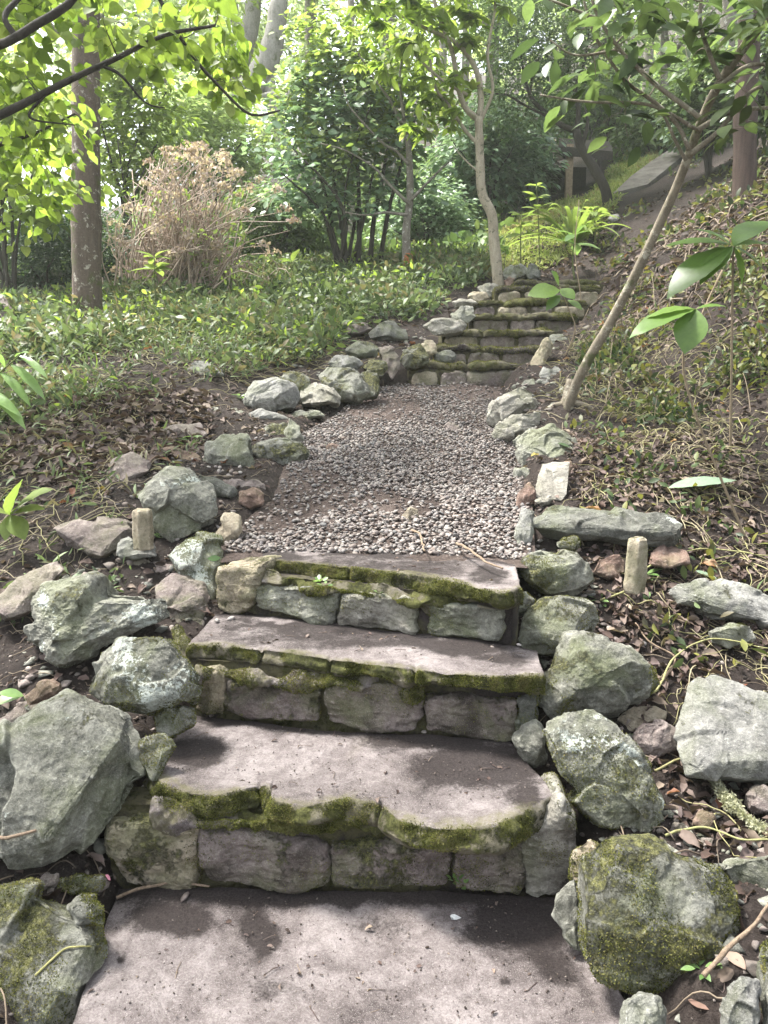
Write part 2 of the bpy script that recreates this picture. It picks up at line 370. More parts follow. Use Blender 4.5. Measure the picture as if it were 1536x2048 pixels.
def tread_mat():
    t = NT('worn_stone_tread')
    n1 = t.noise(4, 5, .6, .3); n2 = t.noise(24, 6, .7); n3 = t.noise(160, 5, .8); n4 = t.noise(420, 3, .7)
    col = t.ramp(t.ma('ADD', t.ma('MULTIPLY', n1, .45), t.ma('ADD', t.ma('MULTIPLY', n2, .3), t.ma('MULTIPLY', n3, .27))), [(.40, (.06, .047, .046)), (.5, (.165, .138, .134)), (.59, (.30, .262, .255))])
    col = t.mix(t.mp(n4, .54, .66, 0, .7), col, (.48, .45, .42)); col = t.mix(t.mp(t.noise(210, 5, .85), .55, .66, 0, .8), col, (.09, .07, .065))
    col = t.mix(t.mp(t.noise(2.3, 4, .6, .6), .58, .8, 0, .22), col, (.20, .18, .12))
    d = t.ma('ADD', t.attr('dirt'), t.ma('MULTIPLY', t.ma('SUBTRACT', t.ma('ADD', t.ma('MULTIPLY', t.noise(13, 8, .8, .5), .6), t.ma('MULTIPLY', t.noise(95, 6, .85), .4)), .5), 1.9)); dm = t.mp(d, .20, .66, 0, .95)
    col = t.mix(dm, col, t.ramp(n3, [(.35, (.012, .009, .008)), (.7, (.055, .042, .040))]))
    m = t.ma('ADD', t.attr('moss'), t.ma('MULTIPLY', t.ma('SUBTRACT', t.noise(16, 7, .75, .2), .5), 3.6)); mm = t.ma('MULTIPLY', t.mp(m, .62, .95), t.mp(t.attr('moss'), .12, .35)); 
    mcol = t.ramp(t.ma('ADD', t.ma('MULTIPLY', t.noise(9, 3), .5), t.ma('MULTIPLY', t.noise(110, 4, .7), .5)), [(.36, (.016, .014, .007)), (.5, (.08, .083, .024)), (.66, (.20, .20, .065))])
    ol = t.ma('MULTIPLY', t.mp(m, -.1, .6, 0, .6), t.mp(t.attr('moss'), .05, .3)); col = t.mix(ol, col, (.15, .14, .065)); col = t.mix(mm, col, mcol)
    nb = t.bump(t.ma('ADD', n2, t.ma('MULTIPLY', n3, .6)), .9, .012); nb = t.bump(n4, .9, .003, nb); nb = t.bump(t.ma('MULTIPLY', mm, t.noise(260, 4, .8)), 1., .009, nb)
    return t.fin(t.bsdf(col, .85, nb, .25))
def soil_mat(name='dark_soil', dark=1., grn=0.):
    t = NT(name)
    n1 = t.noise(2.2, 5, .6); n2 = t.noise(40, 6, .75); n3 = t.noise(190, 5, .8)
    col = t.ramp(t.ma('ADD', t.ma('MULTIPLY', n1, .3), t.ma('ADD', t.ma('MULTIPLY', n2, .4), t.ma('MULTIPLY', n3, .3))), [(.38, (.010, .007, .006)), (.5, (.030*dark, .022*dark, .019*dark)), (.66, (.085*dark, .068*dark, .06*dark))])
    if grn: col = t.mix(t.mp(t.noise(1.2, 4), .4, .6, 0, grn), col, (.045, .065, .018))
    nb = t.bump(t.ma('ADD', n2, t.ma('MULTIPLY', n3, .5)), 1., .02)
    return t.fin(t.bsdf(col, .9, nb, .2))
def leaf_mat(name, cols, trans=.4, rough=.5, spec=.3, hole=False):
    t = NT(name); a = t.attr('rnd'); col = t.ramp(a, [((i+.0)/max(len(cols)-1, 1), c) for i, c in enumerate(cols)])
    n = t.noise(55, 3, .6); col = t.mix(t.mp(n, .35, .7, 0, .35), col, t.mix(.5, col, (.02, .03, .01)))
    b = t.bsdf(col, rough, None, spec)
    tr = t.n('ShaderNodeBsdfTranslucent'); tc = t.mix(1., col, (1.4, 1.45, .95, 1), 'MULTIPLY'); t.set(tr.inputs[0], tc)
    mx = t.n('ShaderNodeMixShader', _0=trans); t.t.links.new(b, mx.inputs[1]); t.t.links.new(tr.outputs[0], mx.inputs[2])
    return t.fin(mx.outputs[0])
def bark_mat(name, c1, c2, scale=20, patch=None, moss=0., ring=1.):
    t = NT(name); mpn = t.n('ShaderNodeMapping', _0=t.P(), _3=(1, 1, .3*ring)); n1 = t.noise(scale, 7, .7, .6, vec=mpn.outputs[0]); n2 = t.noise(scale*5, 5, .7)
    col = t.ramp(t.ma('ADD', t.ma('MULTIPLY', n1, .6), t.ma('MULTIPLY', n2, .4)), [(.35, c1), (.65, c2)])
    if patch: col = t.mix(t.mp(t.noise(14, 5, .75), .56, .63), col, patch)
    if moss: col = t.mix(t.mp(t.noise(5, 5, .7), .62-.2*moss, .7-.1*moss, 0, .8), col, (.07, .085, .025))
    return t.fin(t.bsdf(col, .85, t.bump(t.ma('ADD', n1, t.ma('MULTIPLY', n2, .4)), .8, .012), .25))
def plain_mat(name, c, c2=None, scale=30, rough=.85):
    t = NT(name); n = t.noise(scale, 6, .7); col = t.mix(t.mp(n, .35, .65), c, c2 or tuple(x*.6 for x in c))
    return t.fin(t.bsdf(col, rough, t.bump(t.noise(scale*3, 5, .7), .5, .01), .25))
def rnd_mat(name, cols, rough=.8, bump=.4):
    t = NT(name); col = t.ramp(t.attr('rnd'), [(i/(len(cols)-1), c) for i, c in enumerate(cols)])
    n = t.noise(130, 5, .7); col = t.mix(t.mp(n, .35, .7, 0, .45), col, t.mix(.5, col, (.03, .028, .025)))
    return t.fin(t.bsdf(col, rough, t.bump(n, bump, .003), .3))
M_TREAD = tread_mat(); M_SOIL = soil_mat(); M_GSOIL = soil_mat('leafy_soil', 1.5, .35)
M_GRAV = rnd_mat('river_pebbles', [(.04,.03,.026),(.14,.115,.105),(.21,.18,.165),(.13,.125,.122),(.27,.235,.21),(.16,.12,.10),(.11,.10,.10),(.33,.30,.27)], .6)
M_PALE = rnd_mat('pale_pebble', [(.28,.25,.23),(.42,.38,.36)], .6)
M_TUFT = leaf_mat('moss_tufts', [(.025,.025,.008),(.06,.065,.018),(.11,.115,.03),(.16,.17,.045),(.24,.22,.09),(.10,.085,.04)], .3, .8, .1)
M_DEAD = leaf_mat('dead_leaves', [(.028,.018,.015),(.065,.042,.036),(.11,.073,.062),(.09,.066,.066),(.18,.135,.115),(.055,.036,.032),(.28,.22,.17)], .15, .65, .2)
M_BDEAD = leaf_mat('rusty_leaves', [(.14,.05,.03),(.24,.12,.07),(.32,.25,.08)], .25, .6, .3)
M_TWIG = rnd_mat('dry_twigs', [(.06,.045,.035),(.16,.12,.085),(.26,.21,.15),(.11,.08,.06)], .8)
M_VINE = rnd_mat('straw_vines', [(.16,.15,.06),(.26,.24,.11),(.15,.12,.08),(.30,.26,.16)], .6)
# ------------------------------------------------------------------ the setting: ground
def axis(lo, hi, a, b, fine, far):
    core = np.arange(a, b, fine); n = 34
    l = a-np.geomspace(fine, a-lo, n)[::-1]; r = b+np.geomspace(fine, hi-b, n); return np.r_[l, core, r]
gx = axis(-38, 36, -3., 3.4, .028, 1); gy = axis(-8, 66, .8, 9.5, .03, 1)
X, Y = np.meshgrid(gx, gy); Zg = gnd(X, Y)
Pg = np.stack([X, Y, Zg], -1).reshape(-1, 3)
near = (sst(12, 8, Pg[:, 1])*sst(5, 3, np.abs(Pg[:, 0])))
Pg[:, 2] += near*(fbm(Pg, 22, 3)*.010+fbm(Pg, 60, 2)*.004)
mb = MB(); mb.add(Pg, grid_tris(len(gy), len(gx))); 
g = mb.build('ground', M_GSOIL if False else M_SOIL, origin=(0, 0, 0)); g['kind'] = 'structure'
# gravel path bed + its pebbles
ys = np.arange(Yg-.12, YU[0]+.06, .03); xs = np.linspace(0, 1, 40)
l, r, _ = corr(0, ys); YY = np.repeat(ys[:, None], 40, 1); XX = l[:, None]-.05+(r-l+.1)[:, None]*xs
Yw = YY-.12*np.clip(XX, -1.5, 1.5)*(1-sst(2.6, 4.5, YY))
Zp = gravel_z(YY)+.02*np.sin(np.pi*xs)[None]-.008
Pp = np.stack([XX, Yw, Zp], -1).reshape(-1, 3); Pp[:, 2] += fbm(Pp, 5, 3)*.012+fbm(Pp, 30, 2)*.003
mb = MB(); mb.add(Pp, grid_tris(len(ys), 40)); o = mb.build('gravel_path', soil_mat('path_grit', 2.8), origin=(0, 0, 0)); o['kind'] = 'structure'
def path_pts(n, y0, y1, pw=1.):
    ys = y0+(y1-y0)*rng.random(n)**pw; l, r, _ = corr(0, ys); s = rng.random(n); x = l-.03+(r-l+.06)*s
    z = gravel_z(ys)+.02*np.sin(np.pi*s)-.008; P = np.stack([x, ys-.12*np.clip(x, -1.5, 1.5)*(1-sst(2.6, 4.5, ys)), z], 1); P[:, 2] += fbm(P, 5, 3)*.012; return P
mb = MB()
for n, y0, y1, lv, s in ((5200, Yg-.02, 3.7, 2, .0090), (8200, 3.6, 4.7, 1, .0090), (7000, 4.6, YU[0], 1, .0082)):
    P = path_pts(n, y0, y1); P[:, 2] += rng.random(n)*.014; 
    worn = fbm(P, 2.3, 2)+.9*sst(4.6, 5.6, P[:, 1]); P = P[(worn < .55)|(rng.random(n) < .25)]; n = len(P)
    pebbles(mb, P, s*(.42+.75*rng.random(n)+.6*(rng.random(n) < .06)), .62, lv)
o = mb.build('gravel', M_GRAV); tag(o, 'grey brown river pebbles spread over the sloping path', 'gravel', kind='stuff')
# ------------------------------------------------------------------ slabs
def resample(P, s):
    P = np.asarray(P, float); t = np.r_[0, np.cumsum(np.linalg.norm(np.diff(P, axis=0), axis=1))]; t /= t[-1]
    return np.stack([np.interp(s, t, P[:, c]) for c in range(3)], 1)
def slab(name, parent, front, back, z, thick, dirt=(), joints=(), mosslip=.6, out=.012, mat=None, topmoss=0., n=170, seed=0., label=None):
    s = np.linspace(0, 1, n); Fp = resample([onz(u, v, z) for u, v in front], s); Bp = resample([onz(u, v, z) for u, v in back], s)
    Fp = smooth_line(Fp, 14)
    T_ = np.gradient(Fp, axis=0); No = unit(np.stack([T_[:, 1], -T_[:, 0], 0*T_[:, 0]], 1)); No = np.where(No[:, 1:2] > 0, -No, No); No = smooth_line(No, 6)
    rows = []; lip = []
    for t in np.linspace(0, 1, 42): rows.append(Bp+(Fp-Bp)*t); lip.append(max(0, (t-.84)/.16)*.38)
    th = thick if np.ndim(thick) else np.full(n, thick)
    th = th*(1+.16*fbm(np.c_[s*11+seed, s*0, s*0], 1, 2))
    for k in np.linspace(0, 1, 14)[1:]:
        o = out*math.sin(min(k*2.2, 1.57))-.02*max(0, k-.72)/.28; rows.append(Fp+No*o-np.c_[0*th, 0*th, th*k]); lip.append(.55+.45*math.sin(3.1*k**.6))
    for k in (.04, .12): rows.append(Fp-No*k-np.c_[0*th, 0*th, th+.004]); lip.append(.2)
    P = np.stack(rows); m = len(rows); lipA = np.repeat(np.array(lip)[:, None], n, 1)
    # end caps
    lo = P[:, :1]-np.array([.0, 0, 1])*thick_cap(P[:, :1], z, th.mean()); hi = P[:, -1:]-np.array([0, 0, 1])*thick_cap(P[:, -1:], z, th.mean())
    P = np.concatenate([lo, P, hi], 1); lipA = np.concatenate([lipA[:, :1], lipA, lipA[:, -1:]], 1); S = np.r_[0, s, 1]
    V = P.reshape(-1, 3); T = grid_tris(m, n+2); N = vnorm(V, T); 
    if N[:42*(n+2), 2].mean() < 0: T = T[:, ::-1]; N = -N
    L = lipA.reshape(-1); Sx = np.tile(S, m)
    d = fbm(V+seed, 7, 3)*.006+fbm(V+seed, 28, 3)*.0035*(.4+L)+fbm(V+seed, 90, 2)*.0012
    d += L*(fbm(V*np.array([1, 1, 1.8])+seed, 12, 3)*.012)
    for j in joints: d -= .022*np.exp(-((Sx-j-.004*fbm(V, 30, 1))/.0055)**2)*np.clip(L*1.6, 0, 1)
    V = V+N*d[:, None]
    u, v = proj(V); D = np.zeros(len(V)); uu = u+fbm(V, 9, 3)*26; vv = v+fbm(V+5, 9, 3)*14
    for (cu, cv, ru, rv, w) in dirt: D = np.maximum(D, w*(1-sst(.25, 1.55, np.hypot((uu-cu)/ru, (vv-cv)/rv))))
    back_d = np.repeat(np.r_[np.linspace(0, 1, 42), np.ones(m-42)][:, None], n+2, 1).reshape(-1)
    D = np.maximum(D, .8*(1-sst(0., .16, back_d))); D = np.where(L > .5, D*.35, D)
    Ms = np.clip(L*mosslip*1.25+.25*fbm(V+3+seed, 6, 2)*np.clip(L*2, 0, 1), 0, 1)+topmoss
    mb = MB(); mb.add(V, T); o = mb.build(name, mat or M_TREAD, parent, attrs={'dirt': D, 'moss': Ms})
    if label: o['label'] = label
    if mosslip > .3: tufts(parent, V, T, np.clip((Ms-.35)*2.2, 0, 1)*np.clip(fbm(V, 14, 3)*3+.6, 0, 1)*(L > .3), 15000, .0055)
    return o
def smooth_line(P, k):
    for _ in range(k): P = np.concatenate([P[:1], (P[:-2]+2*P[1:-1]+P[2:])/4, P[-1:]])
    return P
def thick_cap(P, z, th): return np.maximum(P[..., 2:3]-(z-th), .002)
def on_line(u, v, A, B):             # point of the vertical plane through A-B seen at (u,v)
    d = ray(u, v); n = np.array([-(B-A)[1], (B-A)[0]]); t = ((A[:2]-CAM[:2])@n)/(d[:2]@n); return CAM+d*t
def face_stone(name, parent, pts, A, B, depth=.16, bulge=.02, off=0., mat=None, lv=5, label=None, seed=0.):
    P = np.array([on_line(u, v, A, B) for u, v in pts]); n = unit(np.array([(B-A)[1], -(B-A)[0], 0])); n = n if n[1] < 0 else -n
    C = P.mean(0); q = len(P); P = C+(P-C)*1.035+n*off
    fr = C+(P-C)*(.84+.09*rng.random((q, 1)))+n*(off+bulge*(.3+1.*rng.random((q, 1)))); bk = P-n*depth
    V, T = hull(np.concatenate([P, fr, bk])); V, T = subdiv(V, T, 2); V = smooth_v(V, T, .4, 1); V, T = subdiv(V, T, lv-2); V = smooth_v(V, T, .5, 1)
    N = vnorm(V, T); s = np.ptp(P, axis=0).max()
    lay = V[:, 2]*28+V[:, 0]*6+fbm(V+seed, 12, 3)*1.1; V = V+N*(.004*np.floor(lay)%.009)[:, None]*.6+N*(fbm(V+seed, 9, 3)*.014+fbm(V*np.array([.6, .6, 1.5])+seed, 30, 3)*.005+fbm(V, 90, 2)*.0016)[:, None]
    mb = MB(); mb.add(V, T); o = mb.build(name, mat or rock_mat('purple', .45, 0, .35), parent)
    if label: o['label'] = label
    tufts(parent, V, T, np.clip(fbm(V+3, 12, 3)*4-.3, 0, 1), 2200, .005)
    return o
def backing(parent, pts_u, z0, z1, A, B, off=-.03):
    n = unit(np.array([(B-A)[1], -(B-A)[0], 0])); n = n if n[1] < 0 else -n; k = 90
    s = np.linspace(0, 1, k); base = A+(B-A)*s[:, None]; rows = []
    for z in np.linspace(z0, z1, 16): rows.append(np.c_[base[:, :2], np.full(k, z)]+n*off)
    V = np.stack(rows).reshape(-1, 3); T = grid_tris(16, k); V = V+n*(fbm(V, 13, 4)*.012)[:, None]
    b = V-n*.1; T2 = T[:, ::-1]+len(V); mb = MB(); mb.add(V, T); mb.add(b, T[:, ::-1])
    # close the rim
    idx = np.r_[np.arange(k), np.arange(1, 16)*k+k-1, np.arange(k-2, -1, -1)+15*k, np.arange(14, 0, -1)*k]; j = np.roll(idx, -1); m = len(V)
    W = np.concatenate([V, b]); mb2 = MB(); mb2.add(W, np.concatenate([T, T[:, ::-1]+m, np.stack([idx, j, j+m], 1), np.stack([idx, j+m, idx+m], 1)]))
    return mb2.build('mortar', M_MORTAR, parent, attrs={'dirt': np.full(len(W), .75), 'moss': np.clip(.42+.5*fbm(W, 5, 2), 0, 1)})
M_MORTAR = M_TREAD
R1 = rock_mat('purple', .45, 0, .8); R2 = rock_mat('purple', .68, 0, .8); R3 = rock_mat('tan', .6, 0, .6); R4 = rock_mat('pale', .3, 0, .6)
LG = 'worn stone steps of the lower flight'
# landing slab in front (z = 0)
t = thing('paving_slab', onz(690, 1900, -.08), 'broad pinkish grey landing slab with dark damp patches at the foot of the lower flight', 'paving')
slab('slab', t, [(60,2300),(400,2330),(760,2330),(1080,2310),(1400,2300)], [(235,1775),(450,1776),(700,1782),(960,1788),(1150,1800)], 0, .09,
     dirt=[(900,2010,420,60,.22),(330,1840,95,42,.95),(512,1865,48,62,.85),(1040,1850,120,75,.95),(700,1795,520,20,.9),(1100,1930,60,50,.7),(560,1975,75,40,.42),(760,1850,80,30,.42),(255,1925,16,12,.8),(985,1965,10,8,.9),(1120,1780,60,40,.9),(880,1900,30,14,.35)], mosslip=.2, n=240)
slab_front = None
# step 1
A, B = onz(215, 1772, 0), onz(1150, 1793, 0)
t = thing('stone_step', (A+B)/2, 'lowest stone step with thick mossy jutting lip and four dark riser stones', 'step', LG)
slab('tread', t, [(302,1528),(318,1560),(370,1584),(440,1590),(535,1566),(548,1602),(610,1612),(690,1592),(760,1604),(800,1640),(880,1655),(1000,1652),(1045,1618),(1108,1588)],
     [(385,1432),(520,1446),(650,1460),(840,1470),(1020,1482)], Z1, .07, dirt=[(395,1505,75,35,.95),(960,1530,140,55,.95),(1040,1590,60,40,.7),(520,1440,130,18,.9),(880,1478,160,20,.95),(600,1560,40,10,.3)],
     joints=(.30, .345, .60), mosslip=.8, out=.02, n=260, seed=3)
for pts, m, lb in (([(218,1648),(300,1636),(392,1642),(398,1700),(384,1776),(250,1768),(222,1712)], R3, None), ([(404,1668),(470,1660),(560,1668),(648,1690),(652,1760),(560,1776),(430,1760),(400,1724)], R1, None),
                ([(664,1688),(760,1684),(885,1690),(903,1720),(896,1772),(760,1780),(668,1772)], R2, None), ([(908,1690),(1040,1692),(1050,1740),(1040,1786),(908,1778)], R1, None),
                ([(1044,1690),(1085,1640),(1120,1600),(1148,1640),(1150,1720),(1128,1788),(1050,1786)], R4, 'pale end stone rising beside the lip')):
    face_stone('riser_stone', t, pts, A, B, bulge=.02, off=.0, mat=m, label=lb, seed=rng.random()*9)
backing(t, None, -.04, Z1-.055, A, B)
# moss roll under the lip
def moss_roll(parent, us, v0, v1, A, B, off=.0, lab=None):
    n = unit(np.array([(B-A)[1], -(B-A)[0], 0])); n = n if n[1] < 0 else -n; k = 200
    u = np.linspace(us[0], us[1], k); rows = []
    for q in np.linspace(0, 1, 18):
        rows.append(np.array([on_line(a, v0(a)+(v1(a)-v0(a))*q, A, B) for a in u])+n*(off+.034*math.sin(q*3.14)**.7-.015))
    V = np.stack(rows).reshape(-1, 3); T = grid_tris(18, k); N = vnorm(V, T)
    if (N@n).mean() < 0: T = T[:, ::-1]; N = -N
    edge = np.repeat(np.sin(np.linspace(0, np.pi, 18)), k)
    V = V+N*((fbm(V, 12, 3)*.020+fbm(V, 60, 3)*.006)-.05*(1-sst(-.3, .2, fbm(V+7, 7, 2)+edge*.9-.4)))[:, None]
    mb = MB(); mb.add(V, T); o = mb.build('moss_cushion', M_TREAD, parent, attrs={'dirt': V[:, 0]*0+.2, 'moss': np.clip(.75+.7*fbm(V, 7, 2), 0, 1.3)}); tufts(parent, V, T, np.clip(fbm(V, 10, 3)*3+1, 0, 1), 12000, .006); return o
moss_roll(t, (305, 905), lambda u: 1600+.05*(u-300)+10*math.sin(u/60), lambda u: 1655+.055*(u-300)+8*math.sin(u/45), A, B, .012)
# step 2
A, B = onz(372, 1436, Z1), onz(1060, 1486, Z1)
t = thing('stone_step', (A+B)/2, 'second stone step from the bottom with a straight mossy lip in four lengths', 'step', LG)
slab('tread', t, [(376,1288),(440,1290),(560,1302),(685,1320),(850,1340),(990,1353),(1086,1350)], [(432,1228),(560,1235),(660,1247),(830,1266),(1000,1286),(1075,1300)], Z2, .055,
     dirt=[(720,1275,330,34,.62),(900,1290,170,22,.8),(1000,1320,60,18,.8),(700,1255,300,14,.9),(480,1240,60,12,.6),(640,1290,90,10,.35)], joints=(.43, .67, .22), mosslip=.75, out=.012, n=230, seed=11)
for pts, m in (([(384,1342),(452,1344),(448,1428),(394,1418)], R3), ([(458,1362),(560,1364),(640,1372),(636,1440),(520,1436),(452,1424)], R2), ([(655,1370),(740,1368),(838,1374),(836,1462),(740,1458),(655,1442)], R1),
               ([(856,1396),(940,1398),(1030,1404),(1026,1480),(940,1474),(856,1458)], R1), ([(1036,1400),(1075,1398),(1072,1450),(1034,1470)], rock_mat('dark', .5, 0, .3))):
    face_stone('riser_stone', t, pts, A, B, bulge=.012, mat=m, seed=rng.random()*9)
backing(t, None, Z1-.03, Z2-.045, A, B)
moss_roll(t, (395, 850), lambda u: 1328+.085*(u-380), lambda u: 1366+.06*(u-380)+6*math.sin(u/40), A, B, .004)
# step 3
A, B = onz(436, 1222, Z2), onz(1020, 1290, Z2)
t = thing('stone_step', (A+B)/2, 'third stone step with a green moss lip, pebbles of the gravel path spilling onto it', 'step', LG)
slab('tread', t, [(528,1118),(600,1122),(675,1131),(760,1140),(835,1150),(930,1166),(985,1184),(1012,1186),(1040,1172)], [(520,1085),(640,1088),(780,1095),(900,1106),(1030,1130)], Z3, .06,
     dirt=[(760,1130,300,26,.6),(560,1108,60,14,.8),(760,1108,260,10,.7),(980,1150,50,20,.8)], joints=(.32, .03), mosslip=.95, out=.012, n=200, seed=21)
for pts, m, lb in (([(440,1135),(524,1128),(520,1165),(500,1180),(496,1222),(440,1216)], rock_mat('tan', .45, 0, .3), 'upright end stone with a yellow green cap'), ([(510,1166),(600,1172),(676,1182),(664,1250),(590,1232),(512,1212)], rock_mat('green', .4, 0, .35), None), ([(682,1188),(760,1190),(830,1194),(828,1268),(760,1262),(676,1250)], R4, None),
               ([(856,1206),(930,1212),(1002,1218),(998,1284),(930,1276),(854,1268)], rock_mat('green', .35, 0, .3), None)):
    face_stone('riser_stone', t, pts, A, B, bulge=.014, mat=m, label=lb, seed=rng.random()*9)
backing(t, None, Z2-.03, Z3-.05, A, B)
moss_roll(t, (525, 1000), lambda u: 1150+.13*(u-530), lambda u: 1182+.10*(u-530)+6*math.sin(u/30), A, B, .002)
# upper flight
UG = 'mossy steps of the upper flight'
ordl = ['bottom step of the upper flight, rising straight from the gravel', 'second step of the upper flight with broken lip stones', 'third step of the upper flight with even pinkish riser stones',
        'fourth step of the upper flight, bright moss along its lip', 'fifth step of the upper flight beside a pale angular edging stone', 'sixth step of the upper flight under a broad green leaf', 'top step of the upper flight, a long low mossy ledge before bare soil']
UR = [rock_mat('purple', .5, 0, .4), rock_mat('purple', .35, 0, .4), rock_mat('tan', .45, 0, .6)]
M_UM = tread_mat()
for k in range(7):
    v, ul, ur = UP[k]; y = YU[k]; z = UZ[k]; zb = UZ[k-1] if k else ZG1
    xl, xr = at(ul, v, y)[0], at(ur, v, y)[0]; t = thing('stone_step', ((xl+xr)/2, y, zb-.02), ordl[k], 'step', UG)
    def yy(x): return y-.05*(x-(xl+xr)/2)+.02*np.sin(x*5+k)
    # tread with lip pieces
    cuts = [xl]; 
    while cuts[-1] < xr-.3: cuts.append(cuts[-1]+rng.uniform(.28, .5))
    cuts[-1] = xr
    n = 110; x = np.linspace(xl, xr, n); rows = []; lip = []; lift = np.zeros(n); push = np.zeros(n)
    for a, b in zip(cuts[:-1], cuts[1:]):
        s_ = (x >= a) & (x <= b); sg = np.minimum(x[s_]-a, b-x[s_])/.03; lift[s_] = rng.uniform(-.02, .012)+rng.uniform(-.03, .03)*(x[s_]-a)-.02*np.exp(-np.clip(sg, 0, 9)); push[s_] = rng.uniform(-.035, .03)-.03*np.exp(-np.clip(sg, 0, 9))
    th = .05
    for q in np.linspace(0, 1, 10): rows.append(np.c_[x, yy(x)+.42*(1-q)-push*q, z+lift]); lip.append(.3+.5*q)
    for q in (.15, .4, .65, .85, 1): rows.append(np.c_[x, yy(x)-push-.014*math.sin(q*3)+.0, z+lift-th*q]); lip.append(1-.4*q)
    rows.append(np.c_[x, yy(x)-push+.1, z+lift-th]); lip.append(.2)
    P = np.stack(rows); m = len(rows); lo = P[:, :1]-[0, 0, .09]; hi = P[:, -1:]-[0, 0, .09]; P = np.concatenate([lo, P, hi], 1)
    V = P.reshape(-1, 3); T = grid_tris(m, n+2); N = vnorm(V, T); L = np.repeat(lip, n+2)
    if N[:, 2].mean() < 0: T = T[:, ::-1]; N = -N
    V = V+N*(fbm(V*np.array([1, 1, 1.6]), 8, 3)*.020+fbm(V, 40, 2)*.007)[:, None]; tufts(t, V, T, np.clip(fbm(V+k, 5, 3)*3+.7, 0, 1)*(L > .3), 5000, .012)
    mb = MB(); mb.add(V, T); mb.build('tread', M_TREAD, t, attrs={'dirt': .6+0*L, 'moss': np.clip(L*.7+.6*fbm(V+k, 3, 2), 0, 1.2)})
    c2 = [xl+.02]
    while c2[-1] < xr-.24: c2.append(c2[-1]+rng.uniform(.2, .34))
    c2[-1] = xr-.02
    for a, b in zip(c2[:-1], c2[1:]):
        z0, z1 = zb-.02, z-th-.004+rng.uniform(-.012, .004); g_ = .008
        pts = [(a+g_, z0), (b-g_, z0), (b-g_*rng.uniform(.5, 2), z1-.02), (b-g_-.03, z1), (a+g_+.03, z1), (a+g_*rng.uniform(.5, 2), z1-.02)]
        P = np.array([(px, yy(px)+.012, pz) for px, pz in pts]); C = P.mean(0)
        fr = C+(P-C)*.86-[0, .018*rng.uniform(.5, 1.5), 0]; V, T = hull(np.concatenate([P, fr, P+[0, .14, 0]])); V, T = subdiv(V, T, 2); V = smooth_v(V, T, .5, 2); V, T = subdiv(V, T, 1)
        V = V+vnorm(V, T)*(fbm(V, 12, 3)*.014+fbm(V, 45, 2)*.004)[:, None]; mb = MB(); mb.add(V, T); mb.build('riser_stone', UR[rng.integers(3)], t)
    n = 40; x = np.linspace(xl, xr, n); P = np.stack([np.c_[x, yy(x)+.03, x*0+q] for q in np.linspace(zb-.05, z-.04, 8)]+[np.c_[x, yy(x)+.12, x*0+q] for q in np.linspace(z-.04, zb-.05, 8)]); V = P.reshape(-1, 3); T = grid_tris(16, n)
    V[:, 1] += fbm(V, 15, 3)*.012; mb = MB(); mb.add(V, T); mb.build('mortar', M_TREAD, t, attrs={'dirt': V[:, 0]*0+.85, 'moss': V[:, 0]*0+.35})
